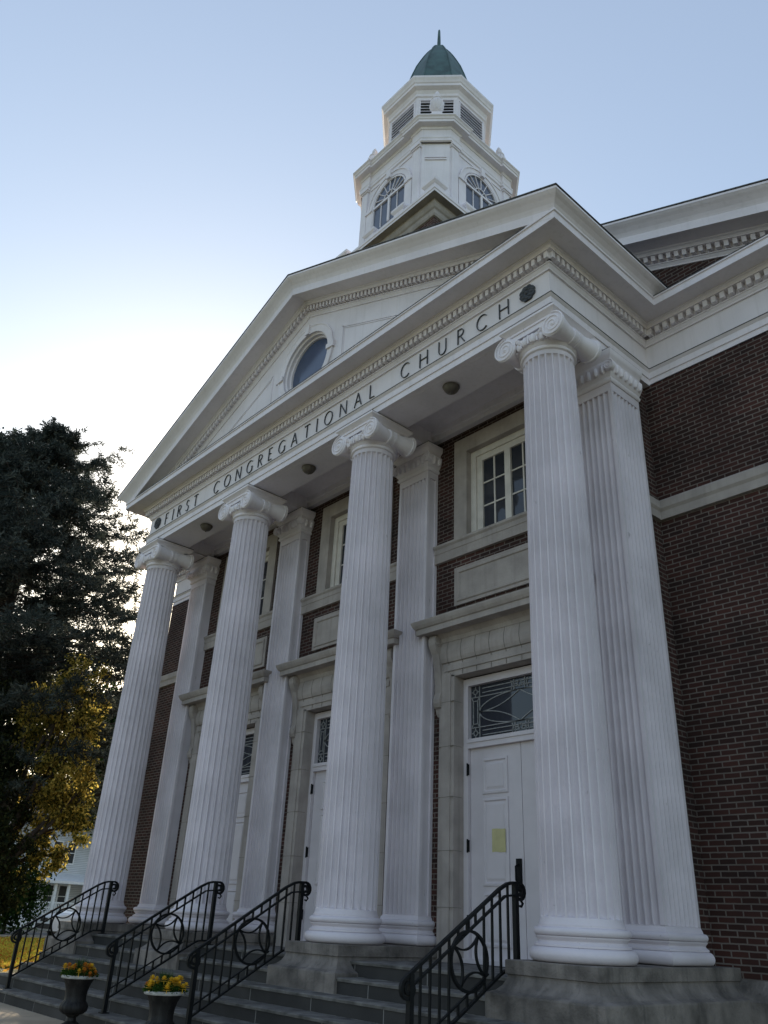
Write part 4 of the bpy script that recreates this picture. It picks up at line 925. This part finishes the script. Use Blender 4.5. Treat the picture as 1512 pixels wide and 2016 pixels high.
for y in (14.2, 15.9, 16.85, 19, 21.5):
    for z in (.75, 3.4):
        m = MB(); m.box(hx-.01, hx+.05, y-.34, y+.34, z-.1, z+1.35); w = hp(m, 'window', HW)
        m = MB(); m.box(hx+.02, hx+.055, y-.26, y+.26, z, z+.6); m.box(hx+.02, hx+.055, y-.26, y+.26, z+.65, z+1.25); hp(m, 'pane', HGL, w)
m = MB(); m.box(hx-4, hx-3.3, 17.6, 18.3, 8, 10.4); hp(m, 'chimney', BRICK)

# ------------------------------------------------------------------ parked car
CARP = mat('car_paint', (.80, .81, .83), .3, .03, 4, spec=.6); BLKP = mat('car_black', (.015, .015, .017), .5, .1); CHR = mat('chrome', (.7, .7, .7), .2, .05, metal=1)
CGL = glass('car_glass', (.05, .08, .08)); HLM = mat('headlight', (.75, .75, .72), .15, .05); TYM = mat('tyre', (.02, .02, .02), .9, .1)
ccx, cy0 = -25.6, 9.15; co = (ccx, cy0+2.1, GZ)
car = thing('parked_car', 'white car parked by the kerb behind the leftmost handrail', 'car', co)
def cp(m, name, mt, parent=car, sm=30): return m.build(name, mt, parent, co, sm)
wd_ = .82
body = [(.0, .42), (.02, .78), (.12, .88), (.9, 1.0), (1.15, 1.03), (3.9, 1.06), (4.15, .95), (4.2, .45), (4.1, .28), (.1, .28)]
m = MB(); secs = []
for s, k in ((-wd_, .96), (-wd_*.97, 1), (wd_*.97, 1), (wd_, .96)): secs.append([(ccx+s, cy0+2.1+(p[0]-2.1)*k, GZ+.28+(p[1]-.28)*(.98 if k < 1 else 1)) for p in body])
m.rings(secs); bd = cp(m, 'body', CARP)
cab = [(1.1, 1.02), (1.75, 1.55), (2.1, 1.6), (3.4, 1.6), (3.75, 1.5), (4.05, 1.04)]
m = MB(); m.rings([[(ccx+s*(1 if i in (0, 5) else .84), cy0+p[0], GZ+p[1]) for i, p in enumerate(cab)] for s in (-.76, .76)]); cb = cp(m, 'cabin', CARP, bd)
m = MB(); m.quad((ccx-.62, cy0+1.2, GZ+1.115), (ccx+.62, cy0+1.2, GZ+1.115), (ccx+.55, cy0+1.66, GZ+1.49), (ccx-.55, cy0+1.66, GZ+1.49)); m.v = [(a, b-.01, c+.01) for a, b, c in m.v]; cp(m, 'windscreen', CGL, bd)
for sg in (-1, 1):
    m = MB(); f = lambda y, z: (ccx+sg*(.76-.12*(z-1.03)/.56+.012), cy0+y, GZ+z)
    for q in (((1.45, 1.1), (2.4, 1.1), (2.4, 1.5), (1.9, 1.5)), ((2.48, 1.1), (3.75, 1.1), (3.5, 1.5), (2.48, 1.5))): m.add([f(*p) for p in q], [(0, 1, 2, 3)])
    cp(m, 'side_window', CGL, bd)
    m = MB(); m.box(*sorted((ccx+sg*.42, ccx+sg*.76)), cy0-.012, cy0+.1, GZ+.68, GZ+.82); cp(m, 'headlight', HLM, bd)
    m = MB(); m.box(*sorted((ccx+sg*.83, ccx+sg*.97)), cy0+1.4, cy0+1.5, GZ+1.08, GZ+1.2); cp(m, 'mirror', CARP, bd)
    for y in (.85, 3.3):
        m = MB(); xs = sorted((ccx+sg*.66, ccx+sg*.84)); rg = lambda r, x: [(x, cy0+y+r*cos(a*pi/14), GZ+.31+r*sin(a*pi/14)) for a in range(28)]
        m.rings([rg(.2, xs[0]), rg(.30, xs[0]), rg(.315, xs[0]+.03), rg(.315, xs[1]-.03), rg(.30, xs[1]), rg(.2, xs[1])], True, False); w = cp(m, 'wheel', TYM)
        m = MB(); m.rings([rg(.205, xs[0]+.02), rg(.205, xs[1]-.02), rg(.06, xs[1]-.005)]); cp(m, 'rim', CHR, w)
m = MB(); m.box(ccx-.4, ccx+.4, cy0-.015, cy0+.06, GZ+.64, GZ+.8); cp(m, 'grille', BLKP, bd)
m = MB(); m.box(ccx-.8, ccx+.8, cy0-.05, cy0+.1, GZ+.36, GZ+.56); cp(m, 'bumper', BLKP, bd)
